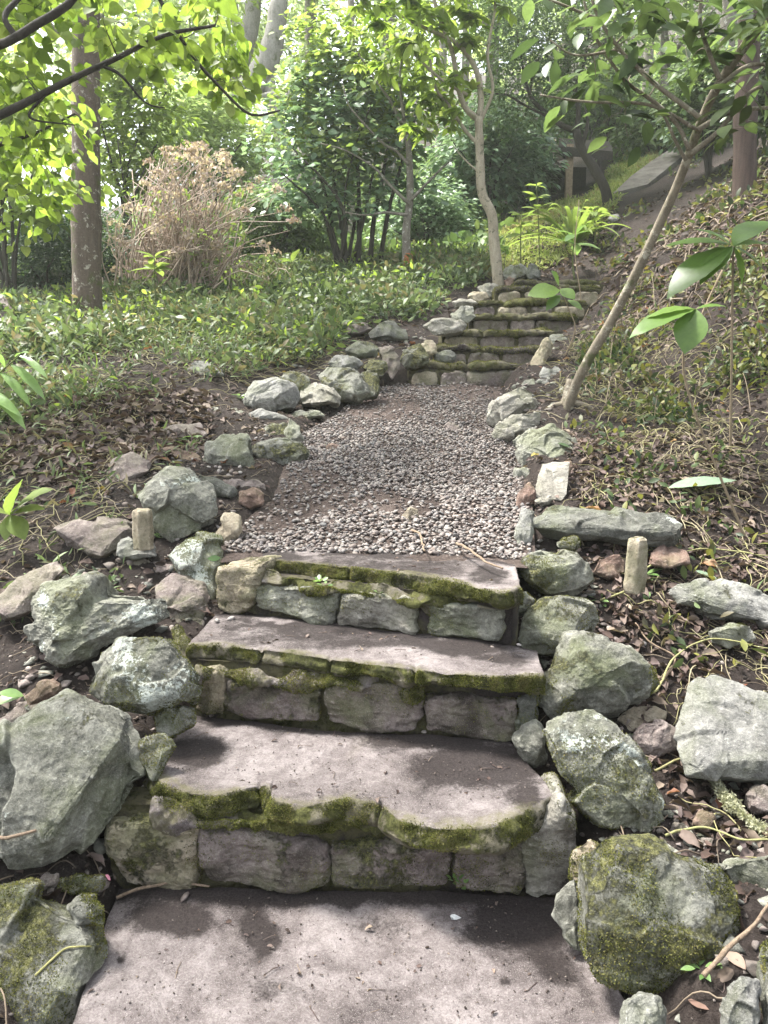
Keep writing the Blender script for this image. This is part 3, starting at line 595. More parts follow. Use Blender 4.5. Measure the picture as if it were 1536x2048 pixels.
# ------------------------------------------------------------------ rocks along the steps and the path
import zlib
ROCKS = []
def surf(u, v):                      # nearest stone surface seen at (u,v), else the ground
    from mathutils.bvhtree import BVHTree
    d = unit(ray(u, v)); best = None
    for V, T in ROCKS:
        a, b = proj(V)
        if a.min() > u or a.max() < u or b.min() > v or b.max() < v: continue
        h = BVHTree.FromPolygons(V.tolist(), T.tolist()).ray_cast(Vector(CAM), Vector(d))
        if h[0] is not None and (best is None or h[3] < best[1]): best = (np.array(h[0]), h[3], np.array(h[1]))
    g_ = hit(u, v); 
    if best is None or np.linalg.norm(g_-CAM) < best[1]: return g_, np.array([0, 0, 1.])
    return best[0], best[2]
def rock(label, pts, mat=('green', .35, 0, .3), y=None, thick=.8, tilt=.6, lv=4, ridge=(), name='rock', cat='rock', group=None, rough=1., dz=0., mats=None, jit=.10, flat=False, rnd=.22, sd=0, chips=None):
    global rng; keep = rng; rng = np.random.default_rng(zlib.crc32(label.encode())+sd)     # each stone keeps its own shape
    pts = np.array(pts, float); vb = pts[:, 1].max(); ub = pts[pts[:, 1] > vb-12, 0].mean()
    if y is None: y = hit(ub, vb-2)[1]
    P = []
    k = y/F
    for u, v in pts: P.append(at(u, v, y+tilt*(vb-v)*k+rng.normal()*.01*(vb-pts[:, 1].min())*k))
    P = np.array(P); C = P.mean(0); w = unit(C-CAM); s = .5*(np.ptp(pts[:, 0])+np.ptp(pts[:, 1]))*k; q = len(P)
    sc = lambda a, b: (a+b*rng.random((q, 1)))
    fr = (C+(P-C)*sc(.58, jit*3)-w*s*thick*.24*sc(.5, 1.)+[0, 0, s*.05])[rng.random(q) < .6]
    fr = fr if len(fr) else C[None]-w*s*thick*.2
    bk = C+(P-C)*sc(.78, .12)+w*s*thick*.55*sc(.6, .5)-[0, 0, s*.12]
    pts3 = [P, fr, bk]
    for u, v, h in ridge:
        c = at(u, v, y+tilt*(vb-v)*k); pts3.append((c-w*s*h)[None])
    if flat: pts3 = [P, bk, P+(C-P)*.3-w*s*.04]
    V, T = rockify(np.concatenate(pts3), lv, rough, rnd=rnd, seed=rng.random()*50, chips=(0 if flat else (4 if lv < 4 else 6)) if chips is None else chips, face=np.array([0, -1., 1.]))
    R_, U_ = np.array([1., 0, 0]), np.array([0, sp, cp])
    for _ in range(2):               # keep the stone at its full size after the chips came off
        a, b = proj(V); kx = np.ptp(pts[:, 0])/np.ptp(a); kz = np.ptp(pts[:, 1])/np.ptp(b)
        cx, cz = (pts[:, 0].min()+pts[:, 0].max()-a.min()-a.max())/2*k, -(pts[:, 1].min()+pts[:, 1].max()-b.min()-b.max())/2*k
        G = V.mean(0); dx, dz_ = (V-G)@R_, (V-G)@U_
        V = V+np.outer(dx*(kx-1)+cx, R_)+np.outer(dz_*(kz-1)+cz, U_)
    V = V.mean(0)+(V-V.mean(0))*1.05
    V[:, 2] += dz
    ROCKS.append((V[T[:, 0]]*0, ) if False else (V, T)); mb = MB(); mb.add(V, T); o = mb.build(name, mats or rock_mat(*mat)); o['org'] = [float(c) for c in o.location]
    if mat[1] >= .4 and y < 3.1 and mats is None:
        w_ = np.clip(fbm(V+2, 9, 3)*4+(mat[1]-.5)*5, 0, 1); ar = np.ptp(pts[:, 0])*np.ptp(pts[:, 1]); tufts(o, V, T, w_, int(min(16000, 1500+ar*.14*mat[1])), .0055)
    rng = keep
    return tag(o, label, cat, group)
GL, GR, GU = 'stones edging the left side of the lower steps', 'stones edging the right side of the lower steps', 'stones edging the upper flight'
GPL, GPR = 'stones edging the left of the gravel path', 'stones edging the right of the gravel path'
# left of the lower flight
rock('largest mossy boulder at the left of the landing slab, running out of the picture', [(-160,1790),(0,1765),(60,1765),(110,1800),(170,1812),(200,1840),(206,1890),(188,1960),(150,2060),(60,2150),(-180,2150)], ('green',.75,0,.1), thick=.7, tilt=.9, lv=5, group=GL, ridge=[(60,1900,.16),(120,1860,.10)], y=1.42)
rock('small mossy stone wedged on the corner of the bottom left boulder', [(135,1812),(165,1788),(195,1792),(206,1815),(204,1850),(150,1845)], ('green',.6,0,.1), y=1.62, lv=3, group=GL)
rock('great pale angular slab with a long diagonal crack, left of the lowest step', [(-90,1560),(0,1530),(50,1470),(95,1405),(130,1385),(180,1402),(255,1440),(262,1468),(250,1500),(285,1570),(262,1612),(185,1690),(80,1745),(-90,1745)], ('green',.22,.3,.12), y=1.78, thick=.6, tilt=.8, lv=6, group=GL, ridge=[(150,1480,.20),(205,1560,.16),(60,1640,.16),(110,1420,.10)], rough=1.2, chips=3, sd=2)
rock('round topped stone with two big white lichen patches beside the second step', [(196,1330),(207,1298),(255,1280),(330,1276),(350,1296),(366,1332),(400,1350),(394,1402),(340,1418),(300,1428),(240,1416),(182,1400)], ('green',.5,.9,.1), y=2.15, thick=.6, tilt=.5, lv=5, group=GL, ridge=[(280,1345,.15)])
rock('big lichen splashed rock with dark broken end, jutting out above its neighbour', [(52,1190),(90,1150),(180,1146),(272,1155),(322,1180),(332,1213),(250,1262),(165,1318),(110,1336),(84,1310),(58,1270)], ('green',.35,.85,.1), y=2.5, thick=.6, tilt=.6, lv=6, group=GL, ridge=[(130,1180,.16),(200,1185,.20),(140,1255,.20)], rough=1.4)
rock('flat pinkish slab with a mossy corner behind the lichen splashed rock', [(312,1170),(345,1148),(400,1160),(418,1200),(402,1256),(355,1254),(325,1222)], ('purple',.35,0,.1), y=2.72, thick=.5, tilt=.9, group=GL)
rock('flat brown topped slab holding a red leaf, left of the third step', [(240,1150),(262,1118),(330,1120),(358,1148),(330,1175),(300,1190),(245,1175)], ('purple',.15,0,.1), y=2.95, thick=.4, tilt=1.2, group=GL, lv=3)
rock('tall mossy stone with a lichen crown standing at the corner of the gravel', [(338,1112),(365,1085),(392,1065),(445,1068),(448,1120),(440,1180),(428,1236),(405,1200),(350,1135)], ('green',.45,.7,.1), y=2.86, thick=.5, tilt=.4, group=GL, ridge=[(395,1110,.08)])
rock('small dark grey stone in front of the weathered left peg', [(234,1110),(245,1082),(280,1074),(308,1084),(312,1112),(280,1120),(240,1120)], ('grey',.1,0,.2), y=3.05, group=GL, lv=3)
rock('flat reddish slab half buried left of the weathered peg', [(110,1062),(140,1042),(200,1034),(262,1042),(264,1072),(235,1100),(200,1118),(140,1092)], ('purple',.1,0,.2), y=3.1, thick=.4, tilt=1.5, group=GL)
rock('pale boulder with a broad flat face and mossy foot behind the left peg', [(278,1000),(300,962),(340,934),(388,940),(425,972),(432,1020),(430,1050),(385,1062),(350,1085),(305,1035)], ('green',.30,.5,.05), y=3.2, thick=.7, tilt=.5, lv=5, group=GL, ridge=[(355,975,.16),(330,1020,.16)])
rock('dark wedge shaped flat stone against the pale boulder', [(398,950),(428,955),(474,985),(470,1003),(430,996),(405,985)], ('dark',.1,0,.2), y=3.55, group=GL, lv=3)
rock('thin flat reddish slab lying on the edge of the gravel', [(440,966),(520,958),(530,980),(500,990),(470,988)], ('purple',.2,0,.2), y=3.65, thick=.4, group=GL, lv=3)
rock('small brown stone below the thin reddish slab by the gravel edge', [(480,985),(505,975),(528,990),(525,1012),(500,1020),(478,1005)], ('brown',.2,0,.3), y=3.45, group=GL, lv=3)
rock('brownish stone between the tall lichen crowned stone and the gravel', [(432,1062),(450,1030),(480,1025),(485,1060),(455,1095),(436,1090)], ('tan',.2,0,.3), y=3.1, group=GL, lv=3)
rock('purple grey slab sunk in the soil at the far left, behind the big lichen rock', [(-20,1215),(20,1190),(60,1150),(110,1126),(125,1140),(70,1180),(50,1232),(0,1240)], ('purple',.15,0,.3), y=2.75, tilt=1.4, thick=.4, group=GL, lv=3)
rock('small knobbly grey stone tucked under the lichen topped stone', [(310,1425),(345,1405),(390,1415),(386,1450),(350,1475),(318,1466)], ('green',.4,0,.2), y=2.15, group=GL, lv=3)
rock('greenish stone at the back left corner of the lowest step', [(276,1478),(330,1468),(350,1490),(318,1530),(306,1560),(285,1520)], ('green',.4,.3,.2), y=1.97, thick=.5, group=GL, lv=3)
rock('mossy little stone hanging between the second step and the lichen rock', [(345,1255),(362,1250),(384,1290),(380,1322),(366,1318),(350,1285)], ('tan',.5,0,.2), y=2.4, thick=.5, group=GL, lv=3)
rock('low mossy stone lying in the dark gap left of the lowest riser', [(118,1760),(150,1748),(212,1752),(208,1778),(160,1790),(120,1782)], ('green',.65,0,.3), y=1.75, group=GL, lv=3)
rock('small pinkish grey stone in the leaves above the bottom left boulder', [(76,1765),(95,1745),(118,1750),(114,1770),(90,1780)], ('purple',0,0,.1), y=1.75, group=GL, lv=2)
rock('long reddish flat slab on the far left under the pale cracked rock', [(-60,1480),(20,1430),(90,1400),(122,1405),(95,1440),(40,1500),(0,1540),(-60,1560)], ('purple',.05,0,.2), y=2.12, tilt=1.6, thick=.3, group=GL)
rock('brown stone at the left under the dark end of the lichen rock', [(50,1392),(80,1362),(118,1358),(122,1380),(95,1402),(60,1410)], ('brown',.1,0,.3), y=2.32, group=GL, lv=3)
# left of the path
rock('angular rock with a pointed top, front left of the gravel path', [(408,920),(420,895),(465,868),(500,880),(510,930),(505,950),(470,948),(412,935)], ('green',.35,.2,.1), group=GPL, ridge=[(455,895,.15)], y=3.98)
rock('wide rock with one bright moss half beside the pointed rock', [(500,905),(520,880),(560,876),(600,882),(616,903),(610,925),(560,938),(512,930)], ('green',.55,.3,.1), group=GPL, ridge=[(540,890,.12)], y=4.1)
rock('pale flat topped slab among the dead leaves left of the path', [(412,835),(430,818),(480,815),(506,830),(510,852),(480,862),(440,852)], ('green',.1,0,.1), y=4.75, thick=.5, tilt=1.4, group=GPL)
rock('small pale slab tilted above the mossy pair of stones', [(498,825),(525,817),(560,826),(576,842),(540,848),(505,844)], ('grey',.05,0,.1), y=4.8, thick=.4, group=GPL, lv=3)
rock('left stone of the mossy pair beside the gravel', [(530,860),(545,845),(575,845),(582,868),(565,882),(535,878)], ('green',.8,0,.1), y=4.5, group=GPL, lv=3)
rock('right stone of the mossy pair beside the gravel, dark and taller', [(568,862),(578,838),(598,846),(608,880),(590,892),(570,886)], ('green',.45,0,.1), y=4.45, group=GPL, lv=3)
rock('purple flat stone half covered in dead leaves', [(325,870),(350,846),(400,850),(412,872),(380,892),(340,888)], ('purple',0,0,.3), y=4.4, tilt=1.5, thick=.4, lv=3, group=GPL)
rock('dark purple wedge rock in the litter above the pale boulder', [(205,970),(230,925),(262,905),(300,925),(296,950),(262,968),(225,985)], ('purple',.05,0,.2), y=3.75, tilt=1., thick=.5, lv=3, group=GPL)
rock('low brown stone showing through the leaves at mid left', [(322,905),(350,893),(395,905),(410,925),(370,930)], ('brown',0,0,.4), y=4.05, tilt=1.4, thick=.4, lv=3, group=GPL)
rock('dark slate blue boulder, biggest of the stones left of the path', [(488,795),(510,770),(548,755),(585,772),(598,800),(590,820),(540,828),(496,815)], ('grey',.1,0,.1), y=5.0, group=GPL, ridge=[(540,780,.16)])
rock('mossy stone peeping out behind the slate blue boulder', [(552,765),(565,745),(600,742),(620,762),(612,782),(580,790)], ('green',.7,0,.1), y=5.3, group=GPL, lv=3)
rock('white topped block with a dark underside near the path', [(598,795),(612,768),(650,766),(680,795),(676,812),(630,818),(602,812)], ('pale',.15,.2,.05), y=5.15, group=GPL, ridge=[(635,780,.1)])
rock('tall mossy rock with a sharp centre ridge left of the path', [(640,760),(662,735),(690,738),(730,765),(738,795),(715,808),(672,808),(650,785)], ('green',.7,0,.05), y=5.3, group=GPL, ridge=[(682,752,.16)])
rock('rounded bright green stone leaning on the ridged mossy rock', [(708,765),(730,742),(752,752),(760,775),(752,795),(728,800),(712,790)], ('green',.85,0,.05), y=5.4, group=GPL, lv=3)
rock('grey tilted stone behind the ridged mossy rock', [(658,728),(672,710),(705,710),(726,728),(712,748),(680,746)], ('grey',.3,0,.1), y=5.7, group=GPL, lv=3)
rock('dark flat topped rock farther up the left edge of the path', [(692,702),(716,682),(745,684),(758,700),(752,716),(715,720)], ('dark',.4,0,.1), y=6.0, group=GPL, lv=3)
rock('small stone covered with vivid moss under the dark flat topped rock', [(726,735),(740,720),(770,722),(775,742),(760,756),(735,750)], ('green',.95,0,.05), y=5.75, group=GPL, lv=3)
rock('thin upright slab pointing down at the gravel, left of the upper flight', [(757,692),(785,694),(800,715),(798,735),(785,758),(775,740),(765,715)], ('purple',.15,0,.1), y=5.9, thick=.3, group=GPL, lv=3)
rock('mossy broken rock at the foot of the upper flight', [(800,725),(812,694),(835,688),(852,705),(857,728),(830,738),(808,740)], ('green',.8,0,.1), y=6.0, group=GPL, ridge=[(828,705,.12)])
rock('small pale stone on the corner above the mossy broken rock', [(838,695),(850,680),(870,688),(874,706),(856,714)], ('tan',.4,0,.1), y=6.25, group=GPL, lv=3)
rock('low stone in the soil beneath the white topped block', [(584,830),(600,820),(640,820),(648,835),(620,842),(592,842)], ('green',.4,0,.2), y=4.95, lv=3, group=GPL)
rock('solitary grey rock in the ground cover, well left of the path', [(370,745),(390,724),(412,722),(440,740),(446,756),(410,762),(375,760)], ('grey',.05,0,.1), y=5.6)
rock('dark lumpy rock in the grass behind the path stones', [(738,668),(758,642),(790,642),(812,660),(815,680),(780,684),(745,682)], ('dark',.3,0,.1), y=6.9, lv=3)
rock('brown low rock left of the dark lumpy one', [(690,660),(705,645),(735,645),(742,662),(720,672),(695,670)], ('purple',.1,0,.1), y=7.0, lv=3)
rock('orange brown stone lying on the gravel near its left edge', [(646,902),(660,887),(680,893),(694,908),(680,918),(652,918)], ('brown',0,0,.1), lv=3, y=4.3, group='loose stones on the gravel')
rock('dark brown three cornered stone lying far up the gravel', [(888,860),(900,844),(915,850),(920,868),(900,873)], ('purple',0,0,.1), lv=3, y=4.66, group='loose stones on the gravel')
rock('brown stone in the middle of the near gravel', [(804,1030),(820,1014),(835,1022),(836,1040),(815,1050)], ('tan',0,0,.4), lv=3, y=3.27, group='loose stones on the gravel')
# beside the upper flight
for lb, pts, m, y in (('long pale angular block at the left of the third upper step', [(848,655),(868,640),(905,636),(932,650),(925,665),(890,678),(862,676)], ('pale',.15,.2,.05), 6.5),
  ('pale block with a dark side, left of the fourth upper step', [(902,628),(925,612),(945,616),(950,636),(930,652),(908,645)], ('green',.2,0,.1), 6.95),
  ('flat white stone lying left of the fifth upper step', [(905,606),(920,597),(942,598),(955,610),(940,617),(912,618)], ('pale',.05,0,.05), 7.25),
  ('square pale stone left of the sixth upper step', [(936,592),(942,583),(970,583),(978,596),(960,606),(940,604)], ('tan',.15,0,.05), 7.6),
  ('rounded whitish stone left of the top step', [(955,575),(970,566),(995,567),(1002,585),(985,598),(962,590)], ('pale',.25,.3,.05), 7.9),
  ('little orange tan stone between the edging stones near the top step', [(1008,562),(1018,553),(1030,558),(1030,570),(1012,573)], ('brown',0,0,0), 8.3),
  ('mossy pale rock at the head of the upper flight', [(1004,550),(1015,530),(1045,528),(1062,540),(1058,558),(1020,565)], ('green',.55,.3,.05), 8.6),
  ('upright dark pointed stone right of the mossy pale rock at the top', [(1052,548),(1060,527),(1075,528),(1082,550),(1078,560),(1058,560)], ('dark',.3,0,.05), 8.55),
  ('dark small stone left of the second upper step', [(868,715),(875,700),(898,700),(912,712),(905,726),(875,728)], ('dark',.4,0,.1), 6.3)):
    rock(lb, pts, m, y=y, lv=3, group=GU)
# right of the path and the lower flight
GRR = GPR
rock('long leaning kerb stone right of the lower upper-flight steps', [(1050,765),(1062,735),(1078,700),(1092,680),(1106,676),(1104,700),(1092,730),(1075,765)], ('tan',.2,.2,.1), y=5.85, thick=.4, group=GRR)
rock('grey rounded stone beside the leaning kerb stone', [(1078,752),(1090,735),(1115,733),(1122,748),(1108,768),(1085,770)], ('grey',.15,0,.2), y=5.6, lv=3, group=GRR)
rock('small bluish cobble by the roots of the leaning tree', [(1070,765),(1080,758),(1096,760),(1098,770),(1080,774)], ('grey',0,0,.1), y=5.45, lv=2, group=GRR)
rock('small mossy wedge at the end of the long pale ridge rock', [(1040,775),(1052,760),(1070,758),(1072,776),(1055,786)], ('green',.5,0,.1), y=5.4, lv=3, group=GRR)
rock('dark stone end against the third upper step', [(1094,690),(1102,670),(1125,668),(1140,682),(1130,700),(1104,704)], ('dark',.3,0,.3), y=6.5, lv=3, group=GRR)
rock('tall pale ridged rock with a dark front, right edge of the gravel', [(975,845),(985,815),(1010,790),(1040,776),(1065,785),(1076,815),(1070,830),(1020,835),(990,858)], ('pale',.15,0,.15), y=4.75, group=GRR, ridge=[(1010,812,.14),(1040,795,.14)], rough=1.2)
rock('pale slanting slab lying in front of the ridged rock', [(985,868),(1010,838),(1050,824),(1080,828),(1078,850),(1050,868),(1000,886)], ('pale',.1,.1,.1), y=4.45, thick=.5, group=GRR)
rock('large triangular boulder with a green leaf on its face, right of the path', [(1028,885),(1060,862),(1110,848),(1142,872),(1160,910),(1155,925),(1110,930),(1085,946),(1050,942),(1035,905)], ('green',.35,0,.1), y=4.05, group=GRR, lv=5, ridge=[(1105,872,.2),(1075,880,.14)])
rock('mossy low stone under the triangular boulder', [(1026,955),(1032,935),(1055,938),(1064,955),(1050,972),(1030,970)], ('green',.55,0,.3), y=3.85, lv=3, group=GRR)
rock('brown rounded stone at the edge of the pebbles below the white block', [(1030,1018),(1040,985),(1060,965),(1072,975),(1070,1005),(1050,1022)], ('brown',.15,0,.3), y=3.45, lv=3, group=GRR)
rock('small pale grey stone below the white block', [(1070,1004),(1078,992),(1098,990),(1106,1002),(1095,1012),(1076,1012)], ('pale',0,0,.1), y=3.42, lv=3, group=GRR)
rock('thin bluish slab standing on edge at the right end of the gravel', [(1028,1040),(1035,1018),(1068,1022),(1066,1060),(1060,1085),(1040,1110),(1028,1105)], ('grey',.3,0,.1), y=3.02, thick=.3, lv=3, group=GR)
rock('long dark flat slab bridging over a hollow, right of the gravel', [(1064,1035),(1085,1014),(1150,1012),(1240,1022),(1320,1035),(1358,1060),(1360,1088),(1300,1094),(1200,1078),(1130,1060),(1080,1060)], ('dark',.25,.35,.3), y=3.02, thick=.25, tilt=1.3, group=GR, lv=5, rough=.9)
rock('little round mossy stone under the edge of the long slab', [(1114,1085),(1124,1072),(1150,1072),(1160,1088),(1145,1102),(1120,1098)], ('green',.75,.2,.1), y=2.98, lv=3, group=GR)
rock('rounded greenish boulder at the right end of the third step', [(1045,1150),(1052,1112),(1090,1100),(1150,1106),(1182,1128),(1186,1160),(1150,1185),(1100,1192),(1068,1180)], ('green',.6,0,.15), y=2.75, group=GR, ridge=[(1120,1130,.12)])
rock('pair forming lower boulder with a rounded back between third and second steps', [(1038,1280),(1050,1240),(1080,1205),(1120,1193),(1180,1202),(1194,1235),(1180,1262),(1140,1280),(1110,1310),(1060,1310)], ('green',.45,.1,.15), y=2.5, group=GR, ridge=[(1120,1225,.14)])
rock('blunt mossy block at the right tip of the third step lip', [(1008,1210),(1015,1188),(1050,1184),(1070,1198),(1060,1222),(1025,1232)], ('green',.5,0,.2), y=2.62, lv=3, group=GR)
rock('big rock with a triangular mossy face right of the second step', [(1083,1400),(1090,1350),(1115,1310),(1142,1264),(1200,1280),(1262,1300),(1306,1338),(1313,1372),(1280,1410),(1200,1425),(1110,1438)], ('green',.5,.1,.1), y=2.22, group=GR, lv=5, ridge=[(1175,1330,.2),(1150,1290,.12),(1110,1390,.1)])
rock('tall mossy slab with a white lichen streak, leaning right of the lowest step', [(1092,1440),(1140,1426),(1185,1424),(1225,1446),(1270,1500),(1296,1550),(1325,1645),(1280,1668),(1200,1652),(1165,1612),(1120,1560),(1098,1500)], ('green',.5,.8,.1), y=1.86, group=GR, lv=6, thick=.5, tilt=.5, ridge=[(1180,1520,.14),(1240,1600,.14)])
rock('small blotched stone filling the corner right of the second riser', [(1024,1480),(1040,1450),(1075,1440),(1092,1470),(1094,1520),(1075,1534),(1045,1515)], ('green',.3,.1,.3), y=2.05, group=GR, lv=3)
rock('huge domed mossy boulder, largest on the right of the landing slab', [(1160,1800),(1172,1740),(1195,1695),(1235,1672),(1300,1682),(1335,1712),(1395,1735),(1432,1745),(1440,1800),(1472,1830),(1460,1885),(1415,1942),(1340,1962),(1270,1980),(1205,1948),(1172,1890)], ('green',.74,0,.15), y=1.45, group=GR, lv=5, thick=.7, tilt=.6, rough=.8, ridge=[(1270,1800,.22),(1350,1820,.2),(1240,1720,.12)], rnd=.5)
rock('thin pale wedge set between the landing slab and the domed boulder', [(1104,1830),(1120,1790),(1150,1762),(1160,1800),(1166,1870),(1160,1900),(1130,1870)], ('green',.3,0,.1), y=1.62, group=GR, lv=3, thick=.3)
rock('mossy little knob on the upper left shoulder of the domed boulder', [(1138,1755),(1150,1700),(1180,1680),(1205,1690),(1185,1730),(1160,1762)], ('tan',.7,0,.2), y=1.72, group=GR, lv=3)
rock('rounded grey stone at the bottom edge below the domed boulder', [(1240,2070),(1245,2005),(1275,1985),(1315,1992),(1332,2020),(1330,2070)], ('grey',.2,0,.2), y=1.30, group=GR, lv=4)
rock('block shaped grey stone at the bottom right corner', [(1440,2080),(1448,1975),(1480,1955),(1515,1962),(1522,2010),(1515,2080)], ('grey',.3,0,.2), y=1.25, group=GR, lv=4)
rock('dark stone cut by the right border at the very bottom', [(1516,2070),(1520,1910),(1545,1880),(1600,1890),(1600,2070)], ('green',.4,0,.3), y=1.28, group=GR, lv=4)
rock('wedge of grey stone entering from the right border beside the domed boulder', [(1438,1728),(1480,1716),(1560,1712),(1600,1760),(1580,1812),(1500,1818),(1478,1785)], ('green',.25,0,.2), y=1.65, group=GR, lv=4)
rock('tan cracked stone leaning on the pinkish lump among the leaves', [(1237,1440),(1260,1418),(1310,1412),(1332,1425),(1325,1445),(1290,1452),(1262,1470)], ('tan',.2,0,.2), y=2.28, lv=3, group=GR)
rock('pinkish grey lump in front of the tan cracked stone', [(1266,1470),(1285,1444),(1330,1440),(1358,1462),(1352,1490),(1310,1516),(1280,1500)], ('purple',.15,0,.15), y=2.15, lv=4, group=GR)
rock('big smooth grey slab with a peaked top at the right border', [(1352,1500),(1362,1430),(1385,1358),(1412,1354),(1440,1400),(1500,1405),(1600,1420),(1620,1560),(1420,1566),(1372,1560)], ('grey',.18,.1,.3), y=2.0, tilt=1.1, thick=.35, group=GR, lv=5, rough=.6)
rock('blue grey slab raised on a smaller stone at the right border', [(1342,1180),(1360,1165),(1440,1158),(1500,1168),(1532,1200),(1590,1240),(1540,1262),(1470,1248),(1400,1232),(1360,1215)], ('grey',.15,.2,.15), y=2.7, thick=.4, tilt=.9, group=GR, lv=4)
rock('low greenish stone supporting the blue grey slab', [(1418,1262),(1450,1246),(1500,1254),(1510,1280),(1460,1296),(1428,1285)], ('green',.3,.1,.2), y=2.62, group=GR, lv=3)
rock('flat brown plate like stone behind the right peg', [(1298,1130),(1310,1100),(1345,1090),(1375,1105),(1378,1130),(1340,1138)], ('brown',.05,0,.3), y=2.95, tilt=1.4, thick=.3, lv=3, group=GR)
rock('dark brown plate leaning under the long slab, left of the right peg', [(1180,1150),(1200,1118),(1245,1110),(1248,1145),(1215,1160)], ('brown',0,0,.6), y=2.92, thick=.3, lv=3, group=GR)
rock('brown lump in the litter between lichen slab and right border', [(1338,1675),(1348,1645),(1372,1645),(1380,1668),(1362,1684)], ('purple',0,0,.4), y=1.85, lv=3, group=GR)
rock('reddish stone beside the lichened twig at the right', [(1385,1650),(1398,1620),(1425,1622),(1432,1650),(1410,1668)], ('brown',.1,0,.4), y=1.88, lv=3, group=GR)
rock('brown block half hidden at the right border near the lichened twig', [(1490,1600),(1500,1572),(1540,1570),(1560,1610),(1540,1632),(1500,1625)], ('purple',0,0,.3), y=1.95, lv=3, group=GR)
rock('thin flat stone in soil above the big rock with triangular face', [(1305,1330),(1330,1318),(1352,1330),(1345,1352),(1318,1350)], ('purple',0,0,.3), y=2.55, tilt=1.3, thick=.3, lv=3, group=GR)
rock('dark stump like rock at the far left border beyond the ground cover', [(-30,640),(-20,605),(5,592),(25,615),(34,640),(10,655)], ('purple',.1,0,.3), y=7.2, lv=3)
rock('far rounded grey rock on the bank below the strap leaved plant', [(1215,440),(1220,428),(1235,428),(1240,442),(1225,448)], ('grey',0,0,0), y=9.9, lv=2)
rock('pale green flat rock among saplings beyond the top step', [(1010,540),(1020,530),(1045,530),(1050,540),(1030,546)], ('green',.4,0,0), y=8.9, lv=2)
# white timber-like block beside the path
o = rock('whitish squared block with a clean flat top right of the gravel', [(1070,988),(1085,928),(1138,926),(1132,990),(1122,1002),(1072,995)], ('pale',0,0,.12), y=3.5, thick=.35, tilt=1.0, lv=4, flat=True, rough=.35, rnd=.05, name='stone_block', cat='block')
rock('short reddish strip of timber lying on the whitish block', [(1122,950),(1128,925),(1142,922),(1146,935),(1135,955)], ('brown',0,0,.1), y=3.72, thick=.3, lv=2, rough=.5, name='timber_offcut', cat='wood')
# pegs
def peg(label, u, vt, vb, w, y, mat):
    b = at(u, vb, y); tp = at(u+2, vt, y); r = w*y/F/2; k = 7; h = tp[2]-b[2]
    rows = []
    for q, rr in ((-.12, 1), (0, 1), (.3, 1.), (.6, .98), (.86, .97), (.96, .86), (1., .6)):
        a = np.arange(6)*math.pi/3+.4; rows.append(np.c_[b[0]+rr*r*np.cos(a), b[1]+rr*r*.9*np.sin(a), np.full(6, b[2]+q*h)])
    V, T = hull(np.concatenate(rows)); V, T = subdiv(V, T, 3); V = smooth_v(V, T, .4, 1); V = V+vnorm(V, T)*(fbm(V*np.array([1, 1, .5]), 45, 3)*.0035+fbm(V, 12, 2)*.003)[:, None]
    mb = MB(); mb.add(V, T); tag(mb.build('marker_peg', mat), label, 'post', 'short weathered pegs either side of the third step')
peg('short weathered grey peg standing before the pale boulder on the left', 287, 1018, 1090, 42, 3.02, rock_mat('tan', .2, .5, .1))
peg('short faceted peg with a mossy flat top standing under the long slab on the right', 1270, 1075, 1172, 46, 2.72, rock_mat('tan', .45, .2, .2))
# loose pebbles lying on the steps
for lb, u, v, z, s, m in (('grey pebble alone on the second step tread', 615, 1274, Z2, .0085, 1), ('grey pebble by the left riser of the third step', 434, 1244, Z2, .011, 1), ('tan pebble by the left riser of the third step', 462, 1240, Z2, .011, 1),
   ('pinkish pebble nearest the riser of the third step', 458, 1226, Z2, .008, 1), ('grey oval pebble at the left back corner of the lowest step', 424, 1430, Z1, .013, 1), ('grey pebble against the second riser joint', 848, 1466, Z1, .008, 1),
   ('brown egg shaped pebble at the back of the landing slab', 370, 1798, 0, .0125, 1), ('white pebble near the right end of the second step', 1000, 1280, Z2, .009, 1), ('pale grey pebble at the right of the second step tread', 1038, 1292, Z2, .008, 1), ('tiny dark pebble on the second step', 985, 1296, Z2, .006, 1)):
    p = onz(u, v, z); mb = MB(); pebbles(mb, [p+[0, 0, s*.5]], [s], .6, 3, a=np.array([rng.random()])); tag(mb.build('pebble', M_PALE if 'white' in lb or 'pale' in lb or 'tan' in lb else M_GRAV), lb, 'pebble', 'loose pebbles lying on the stone steps')
for lb, u, v, s in (('round white pebble beside the pale cracked rock', 289, 1584, .014), ('dark grey pebble on the long reddish slab at the left', 62, 1448, .014), ('grey pebble above the long reddish slab at the left', 58, 1345, .012), ('grey pebble between the lichen topped stone and the second step', 342, 1262, .011)):
    p = hit(u, v); mb = MB(); pebbles(mb, [p+[0, 0, .012]], [s], .65, 3, a=np.array([.6])); tag(mb.build('pebble', M_PALE if 'white' in lb else M_GRAV), lb, 'pebble', 'loose pebbles lying among the edging stones')
